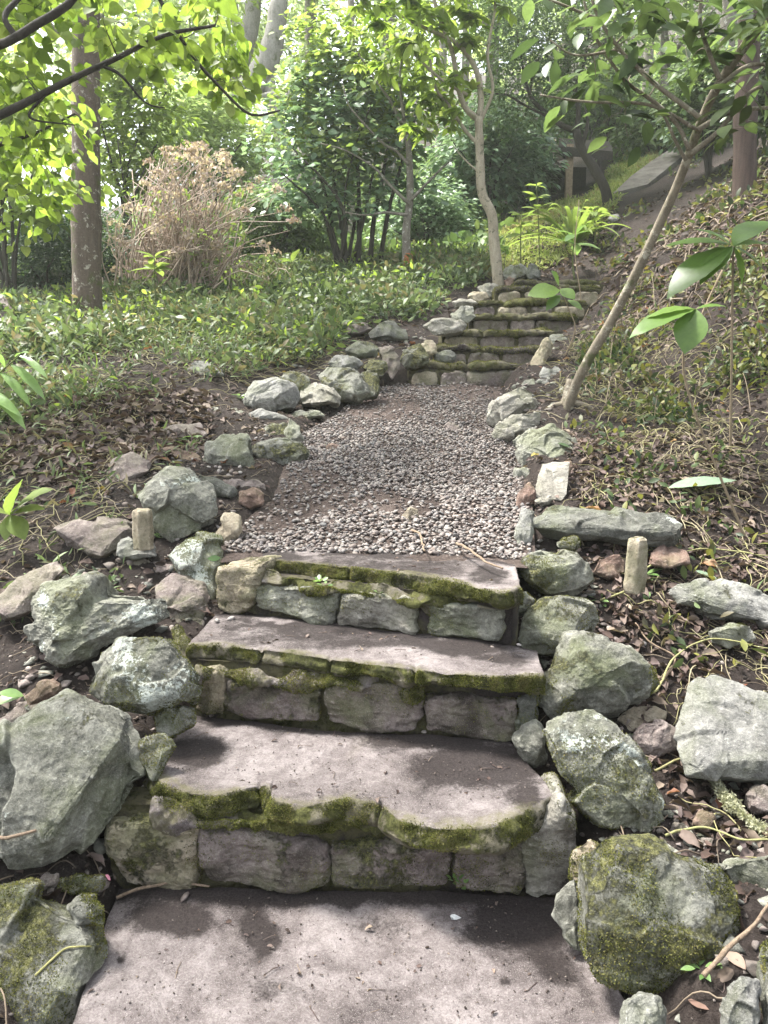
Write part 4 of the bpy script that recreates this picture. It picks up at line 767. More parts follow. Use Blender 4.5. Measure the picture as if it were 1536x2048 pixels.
# ------------------------------------------------------------------ leaves, bark
LIME = [(.10,.16,.03),(.18,.25,.05),(.28,.36,.08),(.13,.19,.04),(.33,.38,.13)]
MID = [(.06,.10,.04),(.11,.17,.06),(.17,.24,.09),(.09,.15,.06),(.26,.33,.13)]
BLUE = [(.08,.14,.09),(.15,.23,.14),(.23,.33,.21),(.32,.42,.28)]
DARK = [(.03,.05,.025),(.05,.08,.035),(.08,.12,.05),(.04,.07,.03)]
YEL = [(.13,.19,.05),(.22,.28,.085),(.17,.23,.06)]
ML = leaf_mat('lime_leaves', LIME, .58); MM = leaf_mat('mid_green_leaves', MID, .4); MBL = leaf_mat('blue_green_leaves', BLUE, .35, .35, .5); MD = leaf_mat('dark_leaves', DARK, .25, .35, .5); MY = leaf_mat('yellow_green_leaves', YEL, .5)
MBIG = leaf_mat('broad_leaves', [(.035,.055,.025),(.065,.10,.042),(.10,.15,.06),(.16,.22,.09),(.06,.08,.035)], .4, .42, .4)
B_GREY = bark_mat('grey_bark', (.10,.085,.07), (.26,.235,.20), 14, (.42,.41,.37)); B_BROWN = bark_mat('brown_bark', (.045,.035,.028), (.15,.12,.095), 16, (.30,.27,.22)); B_PALE = bark_mat('pale_bark', (.20,.17,.12), (.42,.37,.28), 18, (.13,.12,.08))
B_DARK = bark_mat('dark_bark', (.02,.017,.014), (.07,.06,.05), 18); B_RED = bark_mat('reddish_bark', (.035,.024,.02), (.11,.075,.062), 22, None, 0, .25); B_TAN = bark_mat('tan_stems', (.16,.11,.07), (.38,.29,.20), 25)
B_LEAN = bark_mat('olive_bark', (.11,.09,.065), (.30,.26,.20), 22, (.40,.37,.30), .45)
def pth(pts, y=None):                # [(u,v,y)...] or with common y
    return np.array([at(p[0], p[1], p[2] if len(p) > 2 else y) for p in pts])
class Tree:
    def __init__(s, name, loc, label, cat, bark, group=None):
        s.root = thing(name, loc, label, cat, group); s.bark = bark; s.mb = MB(); s.nodes = []; s.tw = MB(); s.lf = {}
        s.nd = np.zeros((0, 3)); s.nr = np.zeros(0)
    def limb(s, P, r0, r1, k=8, n=26, wob=.012, twig=False):
        P = spline(P, n); L = np.linalg.norm(P[-1]-P[0]); w = np.stack([fbm(P+rng.random()*30+q*7, 2.5/max(L, .3), 3) for q in range(3)], 1)*wob*L
        w[0] = 0; P = P+w*np.linspace(0, 1, n)[:, None]**.5
        R = np.linspace(r0, r1, n)*(1+.07*fbm(P, 9, 2))
        tube(s.tw if twig else s.mb, P, R, k, rough=0); s.nd = np.concatenate([s.nd, P]); s.nr = np.concatenate([s.nr, R]); return P
    def crown(s, blobs, n, mat, tpl, size, per=24, spread=.28, droop=.15, twig=.006, up=.75, far=False, jitter=.5, sel=None, key='foliage'):
        """blobs: (centre, radii). twigs grow from the nearest limb to each point and carry the leaves"""
        C = np.array([b[0] for b in blobs]); R = np.array([b[1] if np.ndim(b[1]) else (b[1],)*3 for b in blobs]); vol = R.prod(1)**.8
        idx = rng.choice(len(blobs), n, p=vol/vol.sum()); d = rdir(n); rad = rng.random((n, 1))**.45
        P = C[idx]+d*R[idx]*rad
        if sel is not None: P = P[sel(P)]
        if len(s.nd) == 0: s.nd = P[:1]; s.nr = np.array([twig])
        order = np.argsort([np.min(((s.nd-p)**2).sum(1)) for p in P]); Q = []
        for i in order:
            p = P[i]; d2 = ((s.nd-p)**2).sum(1); j = int(np.argmin(d2)); a = s.nd[j]; L = math.sqrt(d2[j])
            if L < .02: continue
            mid = (a+p)/2+rng.normal(size=3)*L*.12+np.array([0, 0, L*.10]); r0 = min(s.nr[j]*.7, twig*(1+L*1.2)); m = 5
            t = np.linspace(0, 1, m)[:, None]; B = (1-t)**2*a+2*t*(1-t)*mid+t*t*p; rr = np.linspace(r0, twig*.35, m)
            tube(s.tw, B, rr, 3 if far else 4); s.nd = np.concatenate([s.nd, B[1:]]); s.nr = np.concatenate([s.nr, rr[1:]]); Q.append((B[2], B[-1]))
        if not Q: return
        A = np.array([q[0] for q in Q]); E = np.array([q[1] for q in Q]); k = len(Q)
        t = rng.random((k, per, 1))**.6*1.15; base = A[:, None]+(E-A)[:, None]*t; off = rdir(k*per, 0, .5).reshape(k, per, 3)*spread*(.25+.9*rng.random((k, per, 1)))
        Lp = (base+off).reshape(-1, 3); D = off.reshape(-1, 3)+rng.normal(size=Lp.shape)*.25*spread; D = unit(D); D[:, 2] = D[:, 2]*.5-droop-rng.random(len(D))*droop
        N = rdir(len(Lp), 0)*jitter+[0, 0, up]+[0, -.25, 0]
        tone = np.repeat(np.clip(.5+.35*fbm(E, 1.1, 2)+rng.normal(size=k)*.12, 0, 1), per); tone = np.clip(tone+rng.normal(size=len(Lp))*.2, 0, 1)
        leaves(s.lf.setdefault((key, mat.name), (MB(), mat))[0], Lp, D, N, size*(.6+.7*rng.random(len(Lp))), tpl, a=tone)
    def done(s, trunk='trunk', twigs='crown'):
        if s.mb.V: s.mb.build(trunk, s.bark, s.root)
        C = MB(); mats = [s.bark]
        if s.tw.V: C.add(np.concatenate(s.tw.V), np.concatenate(s.tw.T), 0, .5)
        for (k, _), (m, mat) in s.lf.items(): mats.append(mat); C.add(np.concatenate(m.V), np.concatenate(m.T), len(mats)-1, np.concatenate(m.A))
        if C.V: C.build(twigs, mats, s.root)
        return s.root
def blob(u, v, y, ru, rv=None, ry=None):   # ellipsoid seen at (u,v) with pixel radii
    k = y/F; return (at(u, v, y), (ru*k, (ry if ry else max(ru, rv or ru)*.8)*k, (rv or ru)*k))
# ------------------------------------------------------------------ the named trees
b = hit(172, 640); y = b[1]
T_ = Tree('tree', b, 'tall straight tree with a lichen flecked trunk in the ground cover on the left', 'tree', bark_mat('flecked_bark', (.055,.04,.032), (.15,.115,.09), 12, (.34,.31,.26), .5, .5))
T_.limb([b-[0, 0, .3], at(174, 560, y), at(172, 300, y), at(172, 0, y), at(176, -400, y), at(185, -900, y)], .142, .085, k=20, n=60, wob=.002)
for q in range(9):
    a = rng.uniform(0, 6.28); z0 = b[2]+rng.uniform(4.2, 7); s0 = np.array([b[0], b[1], z0]); T_.limb([s0, s0+[math.cos(a)*.8, math.sin(a)*.8, .5], s0+[math.cos(a)*1.9, math.sin(a)*1.9, .9]], .05, .015, 6, 12)
T_.crown([(b+[0, 0, 6.6], (2.2, 2.2, 1.7))], 120, MM, L_RD, .10, per=20, far=True)
T_.done()
# tree off the left border whose branches reach into the picture
y = 4.0; base = hit(-420, 900)
T_ = Tree('tree', base, 'lime green tree reaching in from the left border, heart shaped leaves on dark forked branches', 'tree', B_DARK)
T_.limb([base-[0, 0, .2], at(-430, 500, 4.2), at(-400, 100, 4.2), at(-330, -300, 4.2)], .10, .06, 10)
T_.limb([at(-415, 420, 4.2), at(-160, 300, 4.1), at(0, 230, 4.), at(130, 165, 4.), at(230, 118, 4.0), at(330, 70, 4.0), at(430, 50, 4.05)], .035, .007, 8, 40, .004)
T_.limb([at(-400, 150, 4.2), at(-150, 120, 3.6), at(0, 88, 3.4), at(60, 55, 3.4), at(140, 4, 3.4), at(180, -60, 3.5)], .034, .013, 10, 30, .004)
T_.limb([at(30, 72, 3.4), at(10, 30, 3.4), at(55, -20, 3.5)], .013, .009, 8)
T_.limb([at(205, 132, 4.), at(240, 150, 4.), at(290, 205, 4.1), at(330, 215, 4.1)], .009, .003, 5)
T_.limb([at(90, 190, 4.), at(60, 235, 4.), at(150, 250, 4.1)], .008, .003, 5)
T_.limb([at(300, -40, 4.3), at(340, 40, 4.3), at(385, 112, 4.4), at(430, 165, 4.4), at(500, 228, 4.4), at(560, 222, 4.5)], .011, .006, 6, 24, .006)
T_.limb([at(-300, -250, 4.2), at(0, -120, 4.2), at(300, -40, 4.3), at(420, -30, 4.4)], .03, .01, 6)
T_.limb([at(-200, 420, 4.4), at(-20, 300, 4.6), at(60, 270, 4.7), at(150, 230, 4.8)], .02, .006, 6)
bl = [blob(60, 110, 4.3, 130, 90, 220), blob(230, 60, 4.2, 130, 70, 200), blob(400, 60, 4.3, 110, 70, 200), blob(470, 110, 4.5, 75, 70, 150), blob(320, 120, 4.3, 60, 60, 160), blob(60, 240, 4.8, 110, 70, 200), blob(60, 340, 5.2, 90, 80, 200), blob(50, 20, 4.2, 100, 60, 200)]
T_.crown(bl, 175, ML, L_HEART, .072, per=8, sel=lambda P: ~((proj(P)[0] > 132) & (proj(P)[0] < 212) & (rng.random(len(P)) < .8)), spread=.15, droop=.45, twig=.0035, up=.25, jitter=.8)
T_.crown([((-2.6, 2.6, 5.2), (2.1, 1.9, .8)), ((-1.2, 1.2, 5.4), (1.6, 1.5, .7))], 150, ML, L_HEART, .085, per=14, spread=.2, droop=.3, twig=.006)  # unseen overhead crown, added to shade and dapple the foreground steps
T_.crown([blob(-180, 160, 4.6, 170, 260, 260), blob(100, -160, 4.4, 350, 110, 260)], 110, ML, L_HEART, .085, per=8, spread=.15, droop=.4, twig=.004, up=.3, jitter=.8)
T_.done()
# background mass behind it
def bush(label, u, vb, y, w, h, mat, tpl, size, n, per=24, cat='bush', name='bush', bark=B_DARK, stems=7, group=None, spread=.25, extra=None, up=.8, far=True, lean=0, base=None, ry=None, droop=.15, hollow=0):
    b = at(u, vb, y); b[2] = min(b[2], gnd(b[0], b[1])+.05) if base is None else base; k = y/F
    t = Tree(name, b, label, cat, bark, group)
    for q in range(stems):
        a = rng.uniform(-1, 1); e = at(u+lean+a*w*.33, vb-h*rng.uniform(.4, .75), y+rng.uniform(-.3, .3)*w*k)
        t.limb([b+[a*.10*w*k*.3, rng.uniform(-.1, .1), -.1], b*.5+e*.5+rng.normal(size=3)*.05*w*k+[-a*w*k*.06, 0, 0], e], .028*(y/10)**.5*rng.uniform(.6, 1.2), .008, 6, 14, .02)
    bl = [blob(u+lean*(.4+.6*i/4)+dx*w, vb-h*fv, y, w*rw, h*rh, (ry or w*.8)*rw*1.2) for i, (dx, fv, rw, rh) in enumerate([(0, .62, .38, .34), (-.22, .45, .28, .22), (.22, .47, .28, .24), (.05, .82, .25, .18), (-.12, .75, .22, .18), (.15, .28, .26, .13), (-.2, .25, .22, .1)])]
    t.crown(bl, n, mat, tpl, size, per=per, twig=.005*(y/10)**.5, far=far, spread=spread, up=up, droop=droop)
    if extra: extra(t)
    return t.done('stems', 'foliage')
# the big round leaved shrub in the middle
def ex(t):
    t.crown([blob(700, 130, 10, 110, 70), blob(640, 80, 10, 70, 60), blob(780, 200, 10.2, 80, 90), blob(600, 220, 10.2, 60, 80), blob(700, 300, 9.8, 110, 60)], 190, MY, L_RD, .085, per=16, spread=.25)
    for u, du in ((700, -12), (716, 0), (728, 14), (745, 20)): t.limb([at(u+du*.8, 525, 9.9+.01*du), at(u+du*1.6, 440, 9.9), at(u+du*3.2, 300, 10), at(u+du*5, 180, 10)], .034, .010, 8, 20, .02)
bush('large shrub with rounded blue green leaves and dark clustered stems in the middle distance', 690, 520, 10, 400, 430, MBL, L_RD, .095, 230, 16, stems=9, extra=ex, spread=.22, name='shrub', cat='shrub')
# dried hydrangea
b = hit(262, 585); b[1] = 8.9; b[2] = gnd(b[0], b[1]); t = thing('dried_shrub', b, 'dried pinkish brown shrub of arching bare stems with faded flower heads', 'shrub')
st = MB(); hd = MB(); lf = MB(); k = 8.9/F
for q in range(300):
    s0 = b+[rng.uniform(-.25, 1.1), rng.uniform(-.3, .4), -.1]; eu = rng.normal(375, 85); ev = 290+((eu-385)/150)**2*70+rng.random()**1.1*230; e = at(eu, ev, 8.9+rng.uniform(-.7, .7))
    s0[0] = s0[0]*.5+(s0[0]*.5+e[0]*.5)*.5; m = (s0+e)/2+[rng.normal()*.22, rng.normal()*.15, .05+rng.random()*.3]
    P = spline([s0, m, e], 9); tube(st, P, np.linspace(.011, .0035, 9)*rng.uniform(.6, 1.2), 4, a=rng.random())
    if rng.random() < .5:
        j = rng.integers(3, 8); d = rdir(1)[0]*.35; tube(st, [P[j], P[j]+d*.5+[0, 0, .05], P[j]+d+[0, 0, .02]], [.005, .004, .002], 3, a=rng.random())
    if rng.random() < .33:
        n = 30; o = rdir(n); o[:, 2] = np.abs(o[:, 2])*.7; P2 = P[-1]+o*.075*rng.uniform(.7, 1.2); leaves(hd, P2, rdir(n), o, .035*(.6+.8*rng.random(n)), L_RD, a=np.clip(rng.random()+rng.normal(size=n)*.15, 0, 1))
for q in range(45):
    c = at(rng.uniform(260, 520), rng.uniform(380, 560), 8.8+rng.uniform(-.7, .5)); n = 7; leaves(lf, c+rng.normal(size=(n, 3))*.05, rdir(n, .1), rdir(n, 1.2), .07, L_OVAL)
st.build('stems', rnd_mat('dry_stems', [(.22,.16,.12),(.42,.33,.26),(.31,.24,.185),(.50,.41,.34)]), t); hd.build('flower_heads', leaf_mat('faded_petals', [(.26,.19,.165),(.42,.33,.29),(.34,.26,.225),(.52,.43,.38)], .35, .7, .2), t); lf.build('foliage', MY, t)
# slender tree with a rusty foot
b = hit(812, 532); b[1] = 9.4; b[2] = gnd(b[0], b[1])
T_ = Tree('tree', b, 'slender whitish tree with a rust coloured foot before the round leaved shrub', 'tree', B_GREY)
P_ = [b-[0, 0, .2], at(812, 470, 9.4), at(820, 400, 9.4), at(818, 300, 9.4), at(806, 240, 9.5)]
T_.limb(P_, .058, .03, 10, 30, .006)
for L in ([(818, 330), (790, 300), (765, 285), (700, 215), (685, 170)], [(820, 410), (780, 370), (745, 330), (690, 300), (640, 285)], [(812, 270), (780, 200), (730, 130), (690, 60)], [(822, 400), (850, 370), (885, 335), (905, 320)], [(808, 240), (800, 150), (815, 60)], [(816, 430), (770, 425), (730, 430), (690, 425)]):
    T_.limb(pth(L, 9.3), .02, .006, 6, 20, .01)
T_.crown([blob(800, 90, 9.5, 90, 110), blob(850, 170, 9.5, 50, 60)], 60, ML, L_OVAL, .13, per=12, spread=.25, droop=.25, far=True)
mb = MB(); P = np.array([b+[0, -.01, q] for q in (-.06, .05, .12, .2, .24)]); tube(mb, P, [.075, .07, .062, .058, .052], 10); mb.build('rusty_foot', plain_mat('rust_orange', (.38,.13,.05), (.16,.07,.04)), T_.root)
T_.done()
# pale forked tree by the upper flight
b = hit(986, 548, lo=7.5); b[1] = 8.7; b[2] = gnd(b[0], b[1])
T_ = Tree('tree', b, 'pale forked tree with a kinked trunk near the top of the upper flight', 'tree', B_PALE)
Y_ = 8.7
T_.limb([b-[0, 0, .2]]+[at(u, v, Y_) for u, v in ((988, 480), (984, 430), (964, 385), (960, 320), (957, 235))], .065, .042, 12, 40, .002)
for L, r0, r1 in (([(957, 240), (962, 200), (955, 150), (935, 110), (905, 80), (860, 60), (800, 30)], .036, .014), ([(957, 240), (930, 215), (915, 170), (905, 110), (880, 40), (850, -60)], .034, .014), ([(960, 292), (930, 260), (900, 215), (870, 175), (860, 120)], .022, .012),
                  ([(935, 190), (890, 165), (840, 120), (790, 70), (760, 20)], .018, .008), ([(963, 240), (985, 180), (975, 110), (990, 20), (985, -50)], .02, .01), ([(958, 345), (930, 320), (905, 290)], .012, .004)):
    T_.limb(pth(L, Y_), r0, r1, 7, 26, .006)
def fans(mb, P, size, n=6):
    for p in P:
        d0 = rdir(1, -.1, .4)[0]; a = np.linspace(-1.3, 1.3, n); s_ = unit(np.cross(d0, [0, 0, 1])); D = np.cos(a)[:, None]*d0+np.sin(a)[:, None]*s_; D[:, 2] -= .12; N = np.tile([0, 0, 1.], (n, 1))+rng.normal(size=(n, 3))*.2
        leaves(mb, np.tile(p, (n, 1)), D, N, size*(.8+.3*rng.random(n)), L_OVAL, a=np.clip(rng.random()+rng.normal(size=n)*.1, 0, 1))
T_.crown([blob(800, 70, 8.4, 130, 90), blob(880, 30, 8.6, 110, 80), blob(900, 200, 8.6, 90, 90), blob(960, 60, 8.8, 80, 80), blob(840, 240, 8.8, 60, 50), blob(880, -90, 8.6, 200, 90)], 150, ML, L_OVAL, .14, per=2, spread=.1, droop=.4, twig=.006)
fm = MB(); fans(fm, T_.nd[-600:][rng.random(600) < .36]+rng.normal(size=(1, 3))*.03, .15, 6); fm.build('leaf_fans', ML, T_.root)
T_.done()
# dark forked tree on the bank
b = at(1217, 396, 11.2); b[2] = gnd(b[0], b[1])
T_ = Tree('tree', b, 'small dark tree leaning left over the sunny bank, forked, with fine dusky foliage', 'tree', B_DARK)
T_.limb([b-[0, 0, .2]]+[at(u, v, 11.) for u, v in ((1212, 385), (1190, 340), (1165, 300), (1152, 262))], .075, .055, 10, 24, .004)
for L, r0 in (([(1152, 262), (1120, 250), (1090, 225), (1060, 190), (1045, 130), (1035, 60)], .04), ([(1152, 262), (1158, 220), (1150, 180), (1170, 120), (1180, 40)], .04), ([(1100, 235), (1060, 215), (1010, 190), (960, 190)], .022), ([(1165, 290), (1175, 250), (1172, 210), (1200, 170)], .03), ([(1060, 190), (1070, 130), (1110, 80)], .02)):
    T_.limb(pth(L, 11), r0, .008, 7, 24, .012)
T_.crown([blob(1060, 110, 11.2, 130, 130), blob(1150, 160, 11.2, 90, 80), blob(1010, 200, 11.3, 70, 70), blob(1180, 40, 11, 120, 110), blob(1000, 40, 11.5, 90, 100)], 330, leaf_mat('dusky_leaves', [(.05,.085,.04),(.09,.14,.065),(.14,.20,.10),(.06,.10,.05)], .4), L_SM, .065, per=34, spread=.22, far=True)
T_.done()
# leaning tree on the right with broad leaves
b = hit(1132, 812); 
T_ = Tree('tree', b, 'thin leaning tree right of the path with mossy grey bark and broad dark leaves overhead', 'tree', B_LEAN)
yl = lambda v: 4.7-(812-v)*.0012
T_.limb([b+[-.02, 0, -.15]]+[at(u, v, yl(v)) for u, v in ((1150, 775), (1182, 710), (1215, 655), (1250, 590), (1285, 520), (1318, 450), (1350, 380), (1374, 318), (1395, 260), (1420, 200), (1455, 140), (1490, 90), (1550, 10), (1620, -100))], .031, .019, 14, 70, .001)
T_.limb([b+[-.03, .02, -.14], b+[.0, 0, .0], b+[.03, .01, .16]], .052, .029, 14, 16, .004)
Q = lambda L, y: pth(L, y)
for L, y, r0, r1 in (([(1378, 300), (1355, 250), (1310, 205), (1260, 170), (1230, 135), (1190, 70), (1165, -20)], 3.9, .011, .006), ([(1372, 322), (1350, 280), (1330, 235), (1300, 200)], 4., .010, .005), ([(1405, 240), (1375, 217), (1300, 160), (1240, 100), (1200, 40), (1175, -30)], 3.8, .013, .006),
                     ([(1440, 160), (1415, 100), (1400, 40), (1408, -60)], 3.8, .012, .007), ([(1395, 260), (1460, 225), (1540, 215), (1620, 220)], 3.9, .014, .006), ([(1395, 260), (1300, 210), (1180, 205), (1080, 190)], 3.9, .010, .004), ([(1380, 310), (1440, 260), (1500, 185), (1560, 165)], 3.9, .014, .008),
                     ([(1430, 180), (1500, 130), (1580, 140)], 3.8, .012, .006), ([(1240, 100), (1150, 110), (1100, 80)], 3.8, .008, .003), ([(1200, 40), (1100, 0), (1020, -30)], 3.8, .008, .003)):
    T_.limb(Q(L, y), r0, r1, 7, 24, .006)
T_.crown([blob(1190, 80, 3.8, 100, 75, 190), blob(1300, 60, 3.8, 110, 90, 190), blob(1420, 60, 3.8, 120, 80, 190), blob(1510, 250, 3.8, 60, 40, 120), blob(1150, 180, 3.9, 60, 40, 120), blob(1240, 240, 3.9, 60, 35, 120), blob(1550, 90, 3.7, 110, 110, 190)], 66, MBIG, L_OVAL, .125, per=5, spread=.12, droop=.12, twig=.0035, up=1., jitter=.55)
T_.crown([blob(1500, -180, 3.6, 350, 140, 330), blob(1200, -160, 3.8, 160, 110, 250)], 60, MBIG, L_OVAL, .13, per=5, spread=.10, droop=.3, twig=.005, up=.8, jitter=.5)
T_.limb([b+[.0, 0, .01], b+[-.08, -.02, -.0], b+[-.17, -.05, -.04]], .024, .010, 8, 14); T_.limb([b+[.0, 0, .03], b+[.12, -.03, .0], b+[.2, -.0, -.06]], .022, .012, 8, 12)
T_.done()
# reddish trunk at the right
b = hit(1490, 392, lo=6); b[1] = 8.0; b[2] = gnd(b[0], b[1])
T_ = Tree('tree', b, 'upright reddish brown trunk with stringy bark on the leaf strewn bank at the right', 'tree', B_RED)
T_.limb([at(1488, 420, 8), at(1490, 330, 8), at(1492, 220, 8), at(1500, 60, 8), at(1505, -200, 8), at(1500, -700, 8)], .115, .07, 16, 50, .002)
T_.crown([blob(1500, -500, 8, 420, 200)], 110, MM, L_RD, .1, per=20, far=True); T_.done()
# ------------------------------------------------------------------ shrubs and trees farther back
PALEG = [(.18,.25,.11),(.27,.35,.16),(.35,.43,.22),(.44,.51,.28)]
MP = leaf_mat('pale_far_leaves', PALEG, .5)  # haze and bright glow of the distance put into the leaf colour
bush('dense fine leaved dark hedge at the far left behind the straight trunk', 110, 640, 9.6, 420, 240, leaf_mat('hedge_leaves', [(.02,.05,.025),(.045,.09,.04),(.075,.13,.06)], .3), L_SM, .045, 420, 60, cat='hedge', name='hedge', spread=.28, ry=200)
bush('lime green shrub filling the space between the left border and the straight trunk', 20, 560, 8.6, 300, 460, ML, L_HEART, .10, 170, 9, cat='shrub', name='shrub', spread=.2, droop=.4, up=.3)
bush('bright green shrub directly behind the straight trunk', 255, 470, 11, 250, 420, ML, L_OVAL, .12, 260, 16, cat='shrub', name='shrub', spread=.3)
bush('low grey green shrub rising behind the faded flower heads', 420, 430, 13, 300, 260, MP, L_SM, .10, 300, 34, cat='shrub', name='shrub', spread=.35)
bush('dark low shrub in the shade left of the middle shrub stems', 560, 545, 11.5, 260, 170, MM, L_OVAL, .09, 200, 26, cat='shrub', name='shrub', spread=.25)
bush('dark low shrub in the shade right of the middle shrub stems', 850, 530, 12, 200, 170, MBL, L_SM, .09, 200, 30, cat='shrub', name='shrub', spread=.25)
bush('rhododendron like clump with round leaves over a black shaded hollow', 985, 440, 13, 250, 250, MBL, L_OVAL, .13, 260, 22, cat='shrub', name='shrub', spread=.3)
bush('second dark round leaved clump reaching towards the timber shelter', 1050, 400, 14.0, 120, 150, MD, L_OVAL, .13, 180, 22, cat='shrub', name='shrub', spread=.3)
bush('dark green shrub on the slope behind the leaning tree', 1330, 320, 15, 150, 130, MM, L_OVAL, .12, 160, 22, cat='shrub', name='shrub', spread=.3)
bush('shrub crowding the reddish trunk on its left side', 1420, 300, 10.5, 190, 200, MM, L_OVAL, .12, 170, 20, cat='shrub', name='shrub', spread=.25)
bush('dark shrub at the right border above the reddish trunk foot', 1580, 330, 9.0, 200, 300, MD, L_OVAL, .12, 150, 20, cat='shrub', name='shrub', spread=.22)
def bgtree(label, u, v, y, h, cw, mat, tpl=L_SM, size=.17, n=190, per=34, bark=B_GREY, lean=0, r=.16, low=.25, group=None):
    b = at(u, v, y); b[2] = gnd(b[0], b[1])-.1; top = b+[lean, 0, h]
    t = Tree('tree', b, label, 'tree', bark, group); t.limb([b, b*.6+top*.4+[lean*.1, 0, 0], top], r, r*.35, 10, 24, .02)
    for q in range(7):
        f = rng.uniform(low+.05, .85); a = rng.uniform(0, 6.28); s0 = b+(top-b)*f; L = cw*rng.uniform(.5, .9); t.limb([s0, s0+[math.cos(a)*L*.5, math.sin(a)*L*.5, L*.35], s0+[math.cos(a)*L, math.sin(a)*L, L*.5]], r*.4, r*.1, 6, 12)
    bl = []
    for q in range(9):
        f = rng.uniform(low+.1, 1.); a = rng.uniform(0, 6.28); w = cw*(1-.5*abs(f-.55)); bl.append((b+(top-b)*f+[math.cos(a)*w*.55, math.sin(a)*w*.55, 0], (w*.5, w*.5, w*.36)))
    t.crown(bl, int(n*.62), mat, tpl, size, per=per, spread=.6, twig=.012, far=True, up=.7); return t.done()
bgtree('far slim tree with pale foliage at the left edge', -40, 420, 15, 9, 3., ML, L_RD, .14, 210, 30)
bgtree('broad pale green tree behind the straight trunk', 190, 380, 18, 11, 3.4, MP, L_SM, .18, 240, 34)
bgtree('hazy tree seen between the straight trunk and the grey leaning trunks', 330, 330, 22, 12, 3.6, MP, L_SM, .20, 240, 34)
bgtree('distant tree above the grey leaning trunks', 480, 330, 25, 12, 3.4, leaf_mat('hazy_leaves', [(.12,.17,.08),(.2,.26,.13),(.28,.34,.2)], .5), L_SM, .20, 220, 34)  # leaf colour here also carries the distance haze
bgtree('bright yellow green tree whose crown shows above the middle shrub', 620, 360, 17, 10, 3.0, MY, L_SM, .16, 260, 34)
bgtree('light green tree behind the slender whitish tree', 780, 370, 16, 10, 2.8, ML, L_SM, .16, 260, 34)
bgtree('fine leaved grey green tree right of the pale forked tree', 985, 330, 17, 10, 2.6, leaf_mat('grey_green_leaves', [(.06,.10,.06),(.11,.16,.09),(.17,.23,.14)], .4), L_SM, .12, 330, 44)
bgtree('tree with dusky foliage over the timber shelter', 1120, 300, 19, 10, 3.0, MM, L_SM, .15, 300, 36)
bgtree('distant sunlit tree on the slope at upper right', 1290, 270, 24, 9, 2.8, MP, L_SM, .2, 90, 30, low=.35)
bgtree('thin pale leaved tree among the top centre branches', 700, 380, 13.5, 9.5, 2.3, MP, L_SM, .12, 190, 26, r=.07, low=.5)
bgtree('airy tree with tiny leaves between the forked tree and the dusky tree', 930, 350, 15, 9.5, 2.4, MP, L_SM, .12, 200, 28, r=.08, low=.45)
bgtree('light tree rising behind the timber shelter', 1190, 290, 17.5, 8, 2.6, MP, L_SM, .15, 210, 30, r=.09, low=.1)
bgtree('leafy tree above the concrete ramp', 1330, 260, 17, 7.5, 2.5, MM, L_SM, .14, 210, 30, r=.09, low=.05)
bush('tangled green shrub directly behind the roof of the timber shelter', 1190, 285, 16, 230, 130, MM, L_OVAL, .13, 190, 22, cat='shrub', name='shrub', spread=.35)
bush('shrub trailing over the upper end of the concrete ramp', 1390, 305, 12.5, 120, 80, MBL, L_OVAL, .11, 90, 18, cat='shrub', name='shrub', spread=.25)
bgtree('dark tree standing above the slope near the right border', 1440, 250, 15, 10, 2.6, MM, L_SM, .15, 200, 34, low=.4)
bgtree('far tree rising beyond the right border', 1640, 260, 14, 10, 3.2, MD, L_SM, .16, 230, 34)
bgtree('distant pale tree peeping between the middle shrub and the forked tree', 880, 340, 24, 12, 3., MP, L_SM, .2, 220, 34)
# grey leaning trunks of a fallen tree
b = at(530, 345, 15); b[2] = gnd(b[0], b[1]); T_ = Tree('fallen_tree', b, 'pale grey leaning trunks with broken limbs deep in the wood', 'tree', bark_mat('silver_bark', (.16,.15,.135), (.38,.36,.33), 8, None, .3))
T_.limb(pth([(400, 265), (450, 225), (510, 165), (545, 90), (560, 0)], 15), .30, .16, 14, 30, .01)
T_.limb(pth([(360, 210), (420, 185), (470, 140), (500, 60), (510, -30)], 16), .26, .14, 14, 30, .01)
T_.limb(pth([(505, 350), (520, 290), (545, 250), (600, 150)], 14.5), .12, .06, 10, 24, .02)
T_.limb(pth([(440, 260), (480, 215), (540, 190), (590, 200)], 14.5), .09, .04, 8, 20, .03)
T_.limb(pth([(575, 330), (565, 280), (548, 215), (530, 120)], 15), .16, .10, 10, 20, .01); T_.done()
b = at(600, 500, 11.3); b[2] = gnd(b[0], b[1])
T_ = Tree('tree', b, 'crooked dark stem leaning behind the faded shrub, low in the shade', 'tree', B_BROWN); T_.limb(pth([(545, 500), (575, 455), (600, 420), (640, 380), (660, 330)], 11.3), .05, .03, 8, 24, .02)
T_.crown([blob(660, 330, 11.4, 50, 40)], 12, MM, L_RD, .09, per=14, far=True); T_.done()
# far wood: one mass
mb = MB(); n = 9000; x = rng.uniform(-34, 30, n); y = rng.uniform(30, 42, n); h = 9+5*vn(v3(x*.16, y*.16))+3*vn(v3(x*.5, y*.5)); z = ground(x, y)+h*rng.random(n)**.6
k_ = vn(v3(x*.45, z*.5, 3.)) > -.35; P = np.stack([x, y, z], 1)[k_]; leaves(mb, P, rdir(len(P), -.2), rdir(len(P), .8)+[0, -.4, 0], .75*(.5+.8*rng.random(len(P))), L_SM, a=np.clip(.5+.5*vn(P*.5), 0, 1))
tag(mb.build('far_wood', MP), 'pale leafy wood closing the view far up the hillside', 'wood', kind='stuff')
